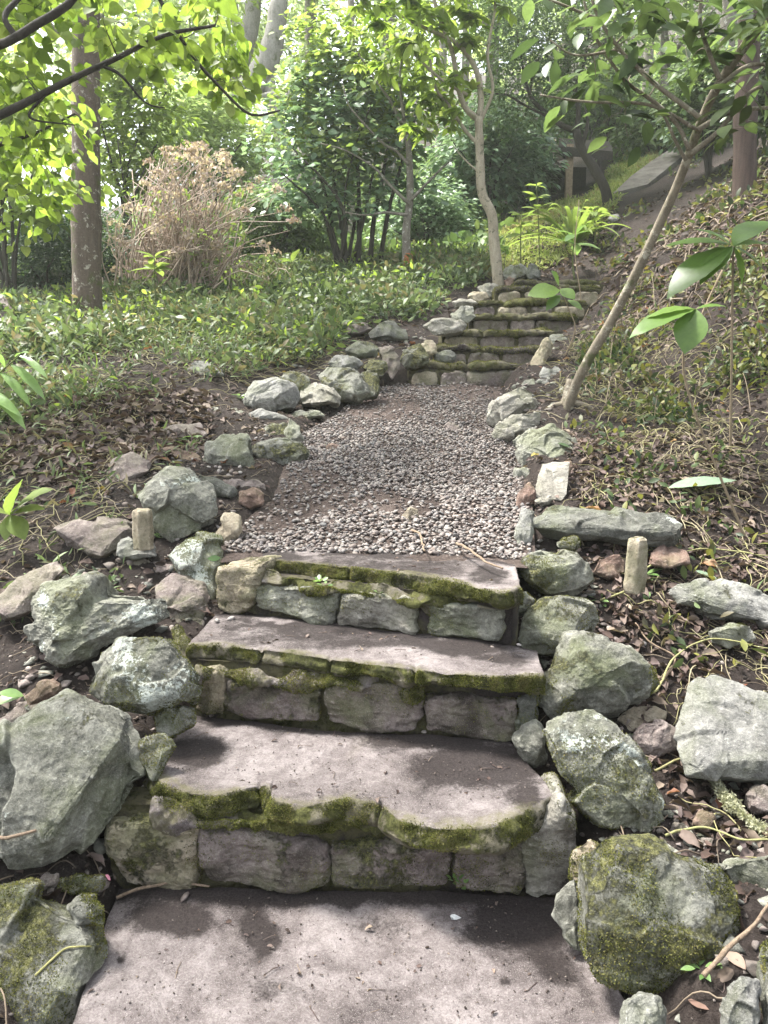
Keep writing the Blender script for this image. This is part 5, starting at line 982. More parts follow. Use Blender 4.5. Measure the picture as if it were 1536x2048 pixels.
# timber shelter on the slope
P0 = at(1137, 352, 13.4); zg = gnd(P0[0], P0[1]); k = 13.4/F
t = thing('timber_shelter', P0, 'dark timber lean-to shelter with a slanting roof edge half hidden on the slope', 'shelter')
def box(mb, lo, hi, m=0):
    x0, y0, z0 = lo; x1, y1, z1 = hi; V = [(x, y, z) for x in (x0, x1) for y in (y0, y1) for z in (z0, z1)]
    mb.add(V, [(0,1,3),(0,3,2),(4,6,7),(4,7,5),(0,4,5),(0,5,1),(2,3,7),(2,7,6),(0,2,6),(0,6,4),(1,5,7),(1,7,3)], m)
WD = plain_mat('dark_timber', (.05,.042,.035), (.02,.017,.014)); WL = plain_mat('weathered_post', (.32,.25,.17), (.2,.15,.1))
mb = MB(); box(mb, (P0[0]-.05, 13.35, zg-.4), (P0[0]+.06, 13.45, at(0, 290, 13.4)[2])); mb.build('post', WL, t, smooth=False)
a, b_, c, d = at(1118, 292, 13.3), at(1226, 303, 13.3), at(1218, 283, 14.8), at(1118, 276, 14.8)
mb = MB(); V = np.array([a, b_, c, d]); mb.add(np.concatenate([V, V-[0, 0, .14]]), [(0,1,2),(0,2,3),(4,6,5),(4,7,6),(0,5,1),(0,4,5),(1,6,2),(1,5,6),(2,7,3),(2,6,7),(3,4,0),(3,7,4)]); mb.build('roof', WD, t, smooth=False)
mb = MB(); box(mb, (a[0]+.05, 14.4, zg-.5), (b_[0]-.15, 14.55, a[2]-.02)); mb.build('back_wall', WD, t, smooth=False)
# sloping concrete wall
t_ = [at(1226, 386, 11.6), at(1262, 352, 12.1), at(1303, 322, 12.8), at(1350, 292, 13.6)]; bt = [at(1229, 394, 11.6), at(1296, 368, 11.7), at(1345, 328, 12.3), at(1385, 298, 13)]
mb = MB(); V = []
for p, q in zip(t_, bt): V += [p, q, p-[0, 0, .6], q-[0, 0, .6]]
T = []
for i in range(3):
    a = 4*i; b4 = a+4; T += [(a, a+1, b4+1), (a, b4+1, b4), (a+2, b4+3, a+3), (a+2, b4+2, b4+3), (a, b4+2, a+2), (a, b4, b4+2), (a+1, a+3, b4+3), (a+1, b4+3, b4+1)]
T += [(0, 2, 3), (0, 3, 1), (12, 13, 15), (12, 15, 14)]; mb.add(V, T); tag(mb.build('concrete_ramp', plain_mat('old_concrete', (.13,.12,.105), (.06,.055,.048), 5), smooth=False), 'bare grey concrete ramp edge running up the slope behind the leaning tree', 'ramp')
# sunny grass on the slope beyond
def region(poly, n, x0=-7, x1=8, y0=1.2, y1=14, clear=.03):
    out = []
    while sum(map(len, out)) < n:
        x = rng.uniform(x0, x1, n*3); y = rng.uniform(y0, y1, n*3); z = gnd(x, y); u, v = proj(np.stack([x, y, z], 1)); k = inpoly(u, v, poly)
        ysk = skew(x, y); l, r, _ = corr(0*x, ysk); k &= ~((x > l-clear) & (x < r+clear) & (ysk < 8.4))
        out.append(np.stack([x, y, z], 1)[k])
        if len(out) > 30: break
    return np.concatenate(out)[:n]
GC = [(-300,555),(100,600),(300,560),(520,525),(700,520),(1000,500),(990,550),(900,600),(850,645),(740,655),(640,720),(560,745),(400,775),(150,830),(-300,930)]
def cover(name, label, poly, n, mat, tpl, size, h, per=6, cat='ground cover', dens=None, y1=14, up=.5, **kw):
    P = region(poly, n, y1=y1, **kw)
    if dens: P = P[rng.random(len(P)) < dens(P)]
    P = np.repeat(P, per, 0); m = len(P); D = rdir(m, up); P = P+D*[h*.5, h*.5, 0]+np.c_[rng.normal(size=(m, 2))*.02, h*rng.random(m)+.005]
    N = rdir(m, 1.2); mb = MB(); tone = np.clip(.5+.35*fbm(P, 1.4, 3)+.25*rng.normal(size=m), 0, 1); leaves(mb, P, D, N, size*(.55+.75*rng.random(m)), tpl, a=tone)
    return tag(mb.build(name, mat), label, cat, kind='stuff')
MGC = leaf_mat('creeping_leaves', [(.035,.055,.025),(.07,.105,.042),(.11,.155,.065),(.18,.23,.11),(.09,.12,.055),(.22,.18,.11),(.10,.15,.07)], .3, .5, .3)
cover('ground_cover', 'fresh green narrow leaved creeper carpeting the slope left of the path', GC, 15000, MGC, L_LANCE, .075, .11, 4, dens=lambda P: np.clip(.70+1.2*fbm(P, 1.4, 4)+.18*(P[:, 1]-6.2), .05, 1), y1=13)
P0g = None
cover('broad_ground_cover', 'clumps of broader leaved trailing plants mounded over the left slope', GC, 5200, MGC, L_OVAL, .085, .20, 5, dens=lambda P: np.clip(3*fbm(P+7, 1.5, 3)+.25, .0, 1), y1=12)
cover('lime_ground_cover', 'bright lime weeds growing in patches among the creeper', GC, 700, ML, L_OVAL, .07, .22, 5, dens=lambda P: np.clip(4*fbm(P+27, 1.1, 3)-.3, .0, 1), y1=12)
RC = [(1150,780),(1180,680),(1230,610),(1290,520),(1400,480),(1700,440),(1800,900),(1500,880),(1300,850),(1160,820)]
MRC = leaf_mat('mixed_bank_leaves', [(.025,.04,.018),(.045,.07,.025),(.08,.115,.04),(.20,.19,.05),(.04,.06,.025),(.11,.08,.05),(.12,.16,.07)], .3, .5, .3)
cover('bank_creeper', 'dark green creeper mixed with yellowing leaves on the right bank', RC, 2600, MRC, L_OVAL, .055, .12, 4, dens=lambda P: np.clip(.14+1.6*fbm(P, 1.9, 3), .03, 1))
cover('sparse_creeper', 'thin scatter of creeper leaves among the dead leaves on both sides of the lower steps', [(-300,800),(420,790),(430,900),(280,1000),(240,1200),(-300,1500)], 500, MGC, L_LANCE, .06, .05, 4, dens=lambda P: np.clip(.3+1.3*fbm(P, 1.6, 3), .02, 1), y1=6)
cover('sunny_grass', 'pale sunlit grass and weeds on the bank beyond the upper flight', [(900,520),(960,470),(1080,420),(1180,395),(1230,330),(1330,250),(1400,250),(1330,300),(1250,380),(1180,480),(1130,530),(1000,560)], 4200, leaf_mat('sunny_grass_leaves', [(.16,.22,.06),(.26,.31,.10),(.34,.36,.16),(.28,.22,.12)], .4), L_LANCE, .08, .05, 5, y1=22, x1=10, y0=8)
cover('hillside_plants', 'shaded plants and fallen brush covering the hillside beyond the shelter', [(1080,60),(1800,60),(1800,300),(1400,290),(1250,330),(1100,300)], 5000, MM, L_OVAL, .16, .35, 5, y1=34, y0=12, x0=2, x1=22)
cover('upper_bank_weeds', 'small weeds dotted over the dark upper bank at the right', [(1180,480),(1260,390),(1536,250),(1700,250),(1700,460),(1400,470),(1290,510),(1200,560)], 1500, MRC, L_OVAL, .08, .06, 4, y1=16, x1=10, y0=5, dens=lambda P: np.clip(.12+1.3*fbm(P, 1.2, 3), .02, 1))
cover('woodland_floor_plants', 'shaded low plants under the shrubs and trees at the back', [(-400,300),(1000,300),(1000,520),(700,530),(520,530),(300,565),(-400,600)], 7000, MM, L_RD, .13, .2, 4, y1=28, y0=10, x0=-14, x1=6)
# dead leaves
def litter(poly, n, size, y1=14, lift=.012, dens=None, mb=None, **kw):
    P = region(poly, n, y1=y1, **kw)
    if dens: P = P[rng.random(len(P)) < dens(P)]
    m = len(P); P[:, 2] += lift*rng.random(m)+.004; leaves(mb, P, rdir(m, 0, .2), rdir(m, 1.8), size*(.5+.9*rng.random(m)), L_DEAD, a=rng.random(m)); return mb
ALL = [(-400,560),(700,540),(1000,545),(1200,480),(1300,350),(1800,200),(1900,2400),(-500,2400)]
mb = MB(); litter(ALL, 13000, .045, mb=mb, dens=lambda P: np.clip(.55+.9*fbm(P, 1.7, 3), .1, 1), x0=-5, x1=6, y1=11)
litter([(150,790),(420,780),(420,900),(300,930),(120,980),(-100,900)], 1500, .075, mb=mb, y1=6); litter([(1120,860),(1500,880),(1600,1300),(1200,1300),(1150,1000)], 2300, .042, mb=mb, y1=6)
litter([(1180,1180),(1420,1300),(1600,1700),(1400,1900),(1330,1600)], 420, .05, mb=mb, y1=4); litter([(1200,560),(1536,300),(1700,400),(1700,560),(1250,640)], 2500, .08, mb=mb, y1=12)
litter([(900,545),(1180,420),(1250,500),(1130,560)], 900, .07, mb=mb, y1=12, y0=7)
tag(mb.build('dead_leaves', M_DEAD), 'brown dead leaves littering the soil on both banks', 'leaf litter', kind='stuff')
mb = MB(); litter(ALL, 260, .065, mb=mb, x0=-4, x1=5, y1=9, lift=.03); tag(mb.build('rusty_leaves', M_BDEAD), 'scattered orange and yellow fallen leaves', 'leaf litter', kind='stuff')
# soil crumbs and grit
mb = MB(); P = region([(-200,900),(430,760),(640,680),(1150,680),(1700,900),(1900,2400),(-500,2400)], 15000, y1=5, x0=-3, x1=3, clear=-.06); P[:, 2] += .002
pebbles(mb, P, .0045*(.4+1.6*rng.random(len(P))**3), .75, 1, bumpy=.5); tag(mb.build('soil_crumbs', rnd_mat('crumbs', [(.03,.022,.018),(.08,.06,.048),(.14,.11,.09),(.05,.038,.03),(.22,.19,.17)], .9)), 'crumbs of dark soil and grit around the stones', 'soil', kind='stuff')
mb = MB(); P = region([(150,930),(450,900),(560,820),(520,900),(450,1090),(340,1130)], 160, y1=5, clear=-.02); pebbles(mb, P+[0, 0, .004], .009+.004*rng.random(len(P)), .6, 2)
P = region([(1010,1090),(1100,1000),(1200,1150),(1330,1330),(1250,1400),(1190,1250)], 160, y1=5, clear=-.02); pebbles(mb, P+[0, 0, .004], .009+.004*rng.random(len(P)), .6, 2)
tag(mb.build('stray_gravel', M_GRAV), 'stray pebbles washed in among the edging stones', 'gravel', kind='stuff')
cover('bank_weeds', 'small dark green weeds dotted through the litter of the right bank', [(1120,860),(1536,800),(1700,1300),(1350,1350),(1180,1050)], 260, MRC, L_OVAL, .05, .06, 4, y1=6, dens=lambda P: np.clip(.4+1.5*fbm(P, 2.5, 3), .02, 1))
mb = MB()
for poly, n in (([(110,1120),(330,1100),(440,1230),(380,1440),(300,1560),(290,1640),(215,1790),(100,1780),(20,1400)], 240), ([(1040,1100),(1200,1180),(1250,1420),(1340,1640),(1200,1700),(1150,1600),(1090,1480),(1040,1300)], 240), ([(560,740),(760,690),(860,640),(830,740),(760,780),(600,830)], 160), ([(1000,790),(1120,690),(1150,760),(1050,900),(1020,1000),(1000,900)], 140), ([(1330,1640),(1540,1500),(1560,2048),(1250,2060),(1420,1950)], 150)):
    P = region(poly, n, y1=7.5, x0=-3, x1=3, clear=-.03); P[:, 2] += .004
    for q in P:
        V, T = hull(rng.normal(size=(14, 3))*[1, .8, .6]); V, T = subdiv(V, T, 1); V = V/np.abs(V).max()*(.008+.028*rng.random()**2); V = V+vnorm(V, T)*(fbm(V+q, 60, 2)*.0025)[:, None]; mb.add(V+q, T, rng.integers(0, 3), rng.random())
tag(mb.build('rubble', [rock_mat('dark', .3, 0, .3), rock_mat('purple', .1, 0, .3), rock_mat('green', .3, 0, .3)]), 'small broken stones packed into the gaps between the edging rocks', 'rubble', kind='stuff')
# crumbs and grit lying on the treads
mb = MB()
for z, poly, n in ((0, [(250,1790),(1130,1800),(1230,2040),(160,2040)], 1500), (Z1, [(400,1440),(1020,1490),(1090,1580),(820,1630),(330,1540)], 1000), (Z2, [(440,1240),(1000,1290),(1070,1335),(400,1280)], 800), (Z3, [(530,1100),(900,1120),(1000,1170),(560,1114)], 300)):
    q = np.array([(rng.uniform(150, 1240), rng.uniform(1090, 2040)) for _ in range(n*14)]); q = q[inpoly(q[:, 0], q[:, 1], poly)][:n]
    if len(q): P = np.array([onz(u, v, z) for u, v in q]); pebbles(mb, P+[0, 0, .002], .0014*(.4+1.8*rng.random(len(P))**5), .8, 1, bumpy=.5)
tag(mb.build('grit', rnd_mat('grit', [(.03,.022,.018),(.09,.07,.06),(.20,.17,.15)], .9)), 'fine soil grit dusted over the stone treads', 'soil', kind='stuff')
# creeping vines and dry stalks
def vines(poly, n, L, r, mb, a=None, y1=7, lift=.03, wig=.35, **kw):
    for p in region(poly, n, y1=y1, **kw):
        th = rng.uniform(0, 6.28); m = 12; l = L*rng.uniform(.4, 1.4); d = np.cumsum(np.r_[th, rng.normal(size=m-1)*wig]); xy = p[:2]+np.cumsum(np.c_[np.cos(d), np.sin(d)], 0)*l/m
        ysk = skew(xy[:, 0], xy[:, 1]); lf, rt, _ = corr(0, ysk); k = ~((xy[:, 0] > lf-.02) & (xy[:, 0] < rt+.02) & (ysk < 8.6)); c = int(np.argmin(k)) if not k.all() else m
        if c < 4: continue
        xy = xy[:c]; z = gnd(xy[:, 0], xy[:, 1])+.006+lift*np.abs(np.sin(np.linspace(0, rng.uniform(3, 8), c)))*rng.random(); tube(mb, np.c_[xy, z], np.linspace(r, r*.5, c)*rng.uniform(.6, 1.2), 5, a=rng.random())
mb = MB(); vines([(1180,900),(1700,820),(1700,1350),(1400,1300),(1180,1050)], 260, .34, .0026, mb); vines([(1330,1200),(1700,1250),(1700,1800),(1450,1700),(1380,1450)], 80, .24, .0024, mb, y1=4)
vines([(-200,760),(330,800),(280,980),(180,1100),(-200,1350)], 320, .38, .0028, mb); vines([(350,640),(750,660),(700,750),(430,800),(100,860),(0,780)], 350, .4, .003, mb, y1=8); vines([(1100,700),(1300,620),(1500,700),(1500,900),(1120,860)], 320, .35, .003, mb, lift=.07)
tag(mb.build('creeper_stems', M_VINE), 'tangle of straw coloured creeper stems over both banks', 'creeper', kind='stuff')
mb = MB(); vines(ALL, 1800, .16, .0022, mb, wig=.12, lift=.02, y1=9, x0=-4, x1=5); vines([(1200,560),(1536,320),(1700,400),(1700,600),(1250,640)], 160, .5, .008, mb, wig=.15, lift=.08, y1=11)
tag(mb.build('dry_twigs', M_TWIG), 'small dry twigs lying in the leaf litter', 'twigs', kind='stuff')
# ------------------------------------------------------------------ single plants, leaves and sticks
def whorl(t, name, c, n, size, mat, tpl=L_OVAL, up=.15, a0=0., spreadz=.2, tone=None):
    a = a0+np.arange(n)*6.283/n+rng.normal(size=n)*.25; D = np.c_[np.cos(a), np.sin(a), up+rng.normal(size=n)*spreadz]
    for i in range(n):
        mb = MB(); leaves(mb, [c+D[i]*.01], D[i:i+1], np.array([[rng.normal()*.25, rng.normal()*.25-.2, 1.]]), size*rng.uniform(.75, 1.15), tpl, a=np.array([rng.random() if tone is None else tone])); mb.build(name, mat, t)
L_BROAD = leaf_t([(.06,.08),(.14,.18),(.26,.29),(.38,.37),(.5,.40),(.62,.38),(.74,.31),(.86,.19),(.94,.09)], .10, .25, .006)
L_LONG = leaf_t([(.06,.06),(.15,.13),(.28,.20),(.42,.24),(.56,.245),(.7,.21),(.82,.15),(.93,.07)], .16, .3, .004)
MBR = leaf_mat('broad_sapling_leaves', [(.07,.14,.03),(.11,.19,.04),(.16,.25,.05)], .45, .35, .5); MLG = leaf_mat('glossy_leaves', [(.09,.17,.05),(.15,.25,.08),(.22,.33,.12)], .4, .3, .6)
def pl_leaf(t, P0, P1, wide, mat, tpl=None, nrm=(0, -.4, 1), tone=.5, name='leaf'):
    P0 = np.array(P0); P1 = np.array(P1); mb = MB(); s = np.linalg.norm(P1-P0); tp = (tpl or L_BROAD); V = tp[0].copy(); V[:, 1] *= wide; leaves(mb, [P0], [P1-P0], [nrm], s, (V, tp[1]), a=np.array([tone])); return mb.build(name, mat, t)
def stem(t, P, r0, r1, mat, k=7, n=24, name='stem'):
    mb = MB(); P = spline(P, n); tube(mb, P, np.linspace(r0, r1, n)*(1+.06*fbm(P, 30, 2)), k, a=.5); return mb.build(name, mat, t)
MST = bark_mat('sapling_stem', (.16,.12,.08), (.34,.27,.18), 40); MGS = plain_mat('green_stem', (.14,.17,.06), (.09,.10,.04))
# tall sapling at the right with a whorl of broad leaves
y = 3.1; b = hit(1461, 902); y = b[1]
t = thing('sapling', b, 'tall thin sapling at the right border topped by a whorl of big glossy leaves', 'sapling')
top = at(1466, 492, y-.15); stem(t, [b-[0, 0, .03], at(1462, 800, y-.05), at(1464, 650, y-.1), top], .0068, .005, MST)
for e, w, tn in (((1335, 462), 1.1, .5), ((1400, 440), .9, .7), ((1330, 560), 1.3, .3), ((1400, 545), 1.0, .5), ((1535, 415), 1.2, .4), ((1560, 470), 1.1, .9), ((1545, 530), 1., .4), ((1500, 560), .9, .6)):
    pl_leaf(t, top, at(e[0], e[1], y-.15-rng.uniform(-.12, .22)), w, MBR, tone=tn)
b = hit(1370, 900); b[1] = 3.3; b[2] = gnd(b[0], b[1])
t = thing('sapling', b, 'forked sapling left of the tall one with drooping bright leaves halfway up', 'sapling'); c = at(1392, 618, 3.05)
stem(t, [b-[0, 0, .03], at(1370, 760, 3.25), at(1400, 640, 3.2), at(1445, 540, 3.2)], .006, .004, MST); stem(t, [at(1440, 590, 3.15), at(1420, 605, 3.1), c], .003, .0025, MST)
for e, w, tn in (((1262, 640), 1.0, .4), ((1300, 612), .8, .8), ((1372, 690), 1.6, .5), ((1345, 660), .9, .3), ((1450, 600), 1., .6)): pl_leaf(t, c, at(e[0], e[1], 3.05-rng.uniform(0, .12)), w, MBR, tone=tn)
b = hit(1158, 645); t = thing('sapling', b, 'leafless thin grey twig like sapling before the upper flight', 'sapling'); stem(t, [b, at(1162, 600, b[1]), at(1150, 500, b[1]), at(1158, 400, b[1]+.1)], .007, .003, MST)
b = hit(1125, 720); t = thing('sapling', b, 'sapling with flat round green leaves held over the top of the upper flight', 'sapling'); y = b[1]-.05
stem(t, [b-[0, 0, .02], at(1150, 660, y), at(1138, 620, y), at(1120, 575, y)], .006, .003, MST)
for c, e, w in (((1120, 580), (1062, 578), 1.6), ((1120, 578), (1150, 590), 1.9), ((1118, 572), (1112, 540), 1.6), ((1120, 590), (1095, 612), 1.2), ((1135, 600), (1165, 612), 1.)): pl_leaf(t, at(*c, y), at(*e, y-.1), w, MBR, nrm=(0, -.8, .7), tone=rng.random())
# lime seedlings
def seedling(label, u, vb, vt, y, n, size, mat=MY, tpl=L_OVAL, tiers=3, cat='seedling'):
    b = at(u, vb, y); b[2] = gnd(b[0], b[1])
    t = thing('seedling', b, label, cat); tp = at(u+rng.uniform(-8, 8), vt, y); stem(t, [b-[0, 0, .02], (b+tp)/2+rng.normal(size=3)*.02, tp], .006*size/.12, .003*size/.12, MGS, 5, 10)
    for q in range(tiers): whorl(t, 'leaf', b+(tp-b)*(.55+.45*(q+1)/tiers), n, size*(1-.12*q), mat, tpl, up=.2)
seedling('lime seedling with splayed leaves in front of the faded shrub', 312, 590, 515, 8.0, 7, .22, tiers=2)
seedling('yellow green big leaved seedling under the middle shrub', 590, 548, 524, 9.4, 5, .24, tiers=1)
seedling('tall lime seedling nearest the timber shelter', 1080, 470, 372, 9.8, 6, .20, MY, tiers=3)
seedling('lime leaved seedling right of the pale forked tree', 1045, 500, 430, 9.3, 6, .20, MY, tiers=3)
seedling('seedling with broad leaves below the strap leaved plant', 1150, 530, 470, 8.9, 5, .24, MLG, tiers=2)
seedling('drooping leaved seedling left of the dark forked tree', 1190, 470, 425, 9.6, 5, .26, MY, L_LONG, tiers=1)
seedling('small seedling with round leaves at the top of the kerb stones', 1015, 520, 500, 9.2, 5, .14, MLG, tiers=1)
# strap leaved plant
b = at(1150, 440, 9.9); b[2] = gnd(b[0], b[1])
t = thing('strap_leaved_plant', b, 'big arching strap leaved plant glowing yellow green on the sunny bank', 'plant')
for q in range(46):
    a = rng.uniform(0, 6.28); el = rng.uniform(.5, 1.5); L = rng.uniform(.75, 1.25); m = 12; s = np.linspace(0, 1, m); d = np.array([math.cos(a), math.sin(a), 0]); P = b+d*(s*L*math.cos(el))[:, None]+np.array([0, 0, 1])*((s*L*math.sin(el)-.42*L*s**2.2*1.3))[:, None]
    w = .030*np.sin(np.pi*np.clip(s*.92+.08, 0, 1))**.6+.002; sd_ = np.cross(d, [0, 0, 1.]); V = np.stack([P-sd_*w[:, None], P-[0, 0, .008], P+sd_*w[:, None]], 1).reshape(-1, 3); mb = MB(); mb.add(V, grid_tris(m, 3), 0, rng.random()); mb.build('leaf', MY, t)
# plants cut by the left border
t = thing('seedling', hit(30, 1080), 'bright lime leaved seedling at the left border below the ground cover', 'seedling'); y = t['org'][1]-.1
c = at(20, 1030, y); stem(t, [np.array(t['org']), at(10, 1060, y), c], .004, .003, MGS)
for e, w, tn in (((22, 950), 1.5, .9), ((80, 960), 1.3, .8), ((48, 1068), 1.6, .9), ((-40, 1000), 1.3, .7), ((5, 1075), 1.3, .8), ((75, 1000), 1., .6)): pl_leaf(t, c, at(e[0], e[1], y-.08), w, MY, tone=tn)
t = thing('leafy_branch', hit(-60, 900), 'spray of long wavy silvery green leaves entering from the left border', 'plant'); y = 3.3
stem(t, [np.array(t['org'])-[0, 0, .05], at(-60, 800, y), at(0, 745, y), at(38, 712, y)], .006, .003, MGS)
for c, e, w, tn in (((38, 712), (92, 735), 1., .9), ((20, 728), (90, 775), 1., .8), ((0, 745), (60, 790), 1., .9), ((-30, 775), (52, 832), 1., 1.), ((30, 715), (50, 690), .9, .7), ((10, 735), (-10, 690), 1, .8), ((-50, 780), (40, 805), 1., .8)): pl_leaf(t, at(*c, y), at(*e, y-.08), w*.9, MLG, L_LONG, tone=tn)
t = thing('seedling', hit(40, 1420), 'pair of pale green leaves poking in at the left border above the cracked slab', 'seedling'); y = t['org'][1]-.05
for c, e, w in (((48, 1392), (0, 1378), 1.4), ((48, 1392), (-30, 1400), 1.), ((48, 1392), (64, 1402), .8)): pl_leaf(t, at(*c, y), at(*e, y-.03), w, MLG, tone=.8)
stem(t, [np.array(t['org']), at(60, 1405, y), at(48, 1392, y)], .002, .0015, MGS, 5, 8)
# tiny green weeds on the masonry and soil
for lb, u, v, yy_, s in (('little round leaved weed growing from the lip of the third step', 640, 1165, Yb3-.06, .024), ('tiny starry weed on the middle riser of the third step', 760, 1186, Yb3-.06, .018), ('round leaved weed hanging under the lowest step lip', 845, 1682, Yb1-.07, .018), ('second round leaved weed under the lowest step lip, farther right', 865, 1684, Yb1-.07, .014),
        ('weed sprouting between the last two riser stones of the lowest step', 910, 1765, Yb1-.03, .020), ('little weed at the right end of the second step lip', 1042, 1388, Yb2-.04, .014)):
    c = at(u, v, yy_); t = thing('weed', c, lb, 'weed', 'tiny weeds growing on the steps'); whorl(t, 'leaf', c, 5, s, MLG, L_RD, up=.5); whorl(t, 'leaf', c+[s*.7, -.004, -s*.4], 4, s*.8, MLG, L_RD, up=.4)
for lb, u, v, s in (('small weed beside the small brown stone at the gravel edge', 498, 1005, .05), ('weed with round leaves below the left peg', 322, 1080, .035), ('weed by the rounded boulder of the third step', 1200, 1210, .035), ('leafy weed twined round the foot of the right peg', 1288, 1165, .07), ('weed beside the pinkish grey lump', 1262, 1485, .03),
        ('green weed in the litter left of the slate blue boulder', 480, 800, .06), ('weed among red leaves behind the pointed rock', 385, 882, .06), ('weed rooted left of the dark purple wedge rock', 180, 800, .07), ('weed beside the domed boulder near the bottom', 1400, 1950, .035), ('weed springing by the left edge of the gravel', 1020 - 8, 1062, .035)):
    c = hit(u, v); t = thing('weed', c, lb, 'weed', 'small weeds among the edging stones'); whorl(t, 'leaf', c+[0, 0, s*.4], 5, s, MLG, L_OVAL, up=.35); whorl(t, 'leaf', c+[s*.3, 0, s*.15], 4, s*.8, MLG, L_OVAL, up=.3)
# noticeable fallen leaves
def fallen(label, c, e, w, mat, y=None, tone=.5, lift=.012, tpl=None):
    A = hit(*c)+[0, 0, lift]; B_ = hit(*e)+[0, 0, lift+.008]; mb = MB(); s = np.linalg.norm(B_-A); tp = tpl or L_BROAD; V = tp[0].copy(); V[:, 1] *= w; V[:, 2] *= .5; leaves(mb, [A], [B_-A], [(0, -.15, 1)], s, (V, tp[1]), a=np.array([tone])); tag(mb.build('fallen_leaf', mat), label, 'leaf')
MUL = leaf_mat('pale_leaf_underside', [(.20,.28,.19),(.24,.32,.22)], .3, .6, .3); MRL = leaf_mat('russet_leaf', [(.14,.07,.06),(.22,.14,.11),(.33,.24,.19)], .25, .55, .3)
fallen('large pale green fallen leaf lying face down on the litter at the right', (1472, 990), (1336, 992), 1.1, MUL, lift=.07)
fallen('pale bluish upturned leaf beside the foot of the leaning tree', (1205, 742), (1250, 760), 1.2, MUL); fallen('small pale leaf above the blue grey slab', (1385, 1150), (1440, 1168), 1.1, MUL, lift=.02)
fallen('yellow leaf lying on the litter near the large pale one', (1340, 965), (1372, 962), 1.3, MY); fallen('pinkish brown curled leaf beside the triangular boulder', (1150, 880), (1180, 915), 1.2, MRL, tone=.9)
fallen('broad tan dead leaf on the soil right of the second step', (1305, 1245), (1352, 1270), 1.7, MRL, tone=.8); fallen('pink curled leaf at the foot of the domed boulder', (1445, 1905), (1490, 1950), 1.3, MRL, tone=1.); fallen('brownish red leaf low beside the bottom right block', (1375, 2010), (1430, 2030), 1.2, MRL, tone=.4)
fallen('dark green leaf fallen behind the domed boulder', (1435, 1935), (1465, 1960), 1.5, MD, tone=.8); fallen('dark green heart shaped leaf near the foot of the right peg', (1300, 1190), (1280, 1210), 1.6, MLG)
def on_rock(label, u, v, yy_, L, w, mat, tone, dx=1, dz=-.2, name='fallen_leaf', cat='leaf'):
    mb = MB(); V = L_BROAD[0].copy(); V[:, 1] *= w; leaves(mb, [at(u, v, yy_)], [(dx, -.1, dz)], [(0, -1, .8)], L, (V, L_BROAD[1]), a=np.array([tone])); tag(mb.build(name, mat), label, cat)
p = onz(903, 1840, 0)+[0, 0, .006]; mb = MB(); leaves(mb, [p], [(1, .2, 0)], [(0, 0, 1)], .026, L_HEART, a=np.array([.5])); tag(mb.build('petal', plain_mat('white_petal', (.8,.8,.78), (.7,.7,.68))), 'small white petal lying on the landing slab', 'petal')
p = onz(988, 1950, 0)+[0, 0, .004]; mb = MB(); leaves(mb, [p], [(.1, 1, 0)], [(0, 0, 1)], .03, L_LANCE, a=np.array([.9])); tag(mb.build('fallen_leaf', MRL), 'tiny tan bract fallen on the landing slab', 'leaf')
# sticks
def stick(label, pts, r, mat, z=None, cat='stick', name='stick', lift=.008, n=26, a=.5):
    P = []
    for q in pts:
        c = onz(q[0], q[1], z) if z is not None else hit(q[0], q[1]); P.append(c+[0, 0, lift+(q[2] if len(q) > 2 else 0)])
    P = spline(P, n); P = P+np.stack([fbm(P+k*9, 20, 2) for k in range(3)], 1)*r*.7; mb = MB(); tube(mb, P, np.linspace(r, r*.6, n)*(1+.2*fbm(P, 50, 2)), 7, a=a); return tag(mb.build(name, mat), label, cat)
MS = bark_mat('stick_bark', (.12,.085,.06), (.32,.24,.17), 50)
stick('crooked brown stick lying at the bottom edge of the gravel', [(912,1100,.02),(935,1118,.03),(975,1140,.02),(1005,1150,.015)], .0055, MS, Z3+.01)
stick('short brown stick in the near middle gravel', [(815,1070,.02),(835,1085,.03),(845,1100,.02),(848,1115,.015)], .0055, MS, Z3+.02)
stick('thin pale stick curving over the right part of the gravel', [(945,985,.02),(965,1005,.02),(985,1020,.02)], .003, MS)
stick('thin knotty twig along the foot of the lowest riser', [(235,1800,0),(300,1785,.01),(345,1778,.012),(420,1782,.004)], .0045, MS, 0)
def on_stone(label, pts, r, mat, cat='stick', name='stick'):
    P = [surf(*q)[0]+surf(*q)[1]*(r*1.3) for q in pts]; mb = MB(); tube(mb, spline(P, 20), np.linspace(r, r*.6, 20), 7, a=.5); return tag(mb.build(name, mat), label, cat)
on_stone('green and yellow broken stalk lying over the bottom left boulder', [(72,1952),(100,1925),(130,1900),(155,1896),(180,1894)], .003, plain_mat('yellow_stalk', (.30,.28,.12), (.22,.21,.08)), 'stalk', 'stalk')
on_stone('smooth grey brown stick end resting on the cracked pale slab', [(-30,1664),(5,1672),(40,1670),(76,1660)], .006, MS)
stick('bent pale twig crossing the litter by the bottom right stones', [(1405,1995,.04),(1450,1960,.06),(1500,1930,.08),(1545,1880,.1)], .0055, MS)
stick('pale wandering root like vine below the blue grey slab', [(1290,1400,.02),(1325,1375,.02),(1350,1330,.02),(1300,1300,.02),(1270,1260,.02)], .0045, MS, cat='vine', name='vine')
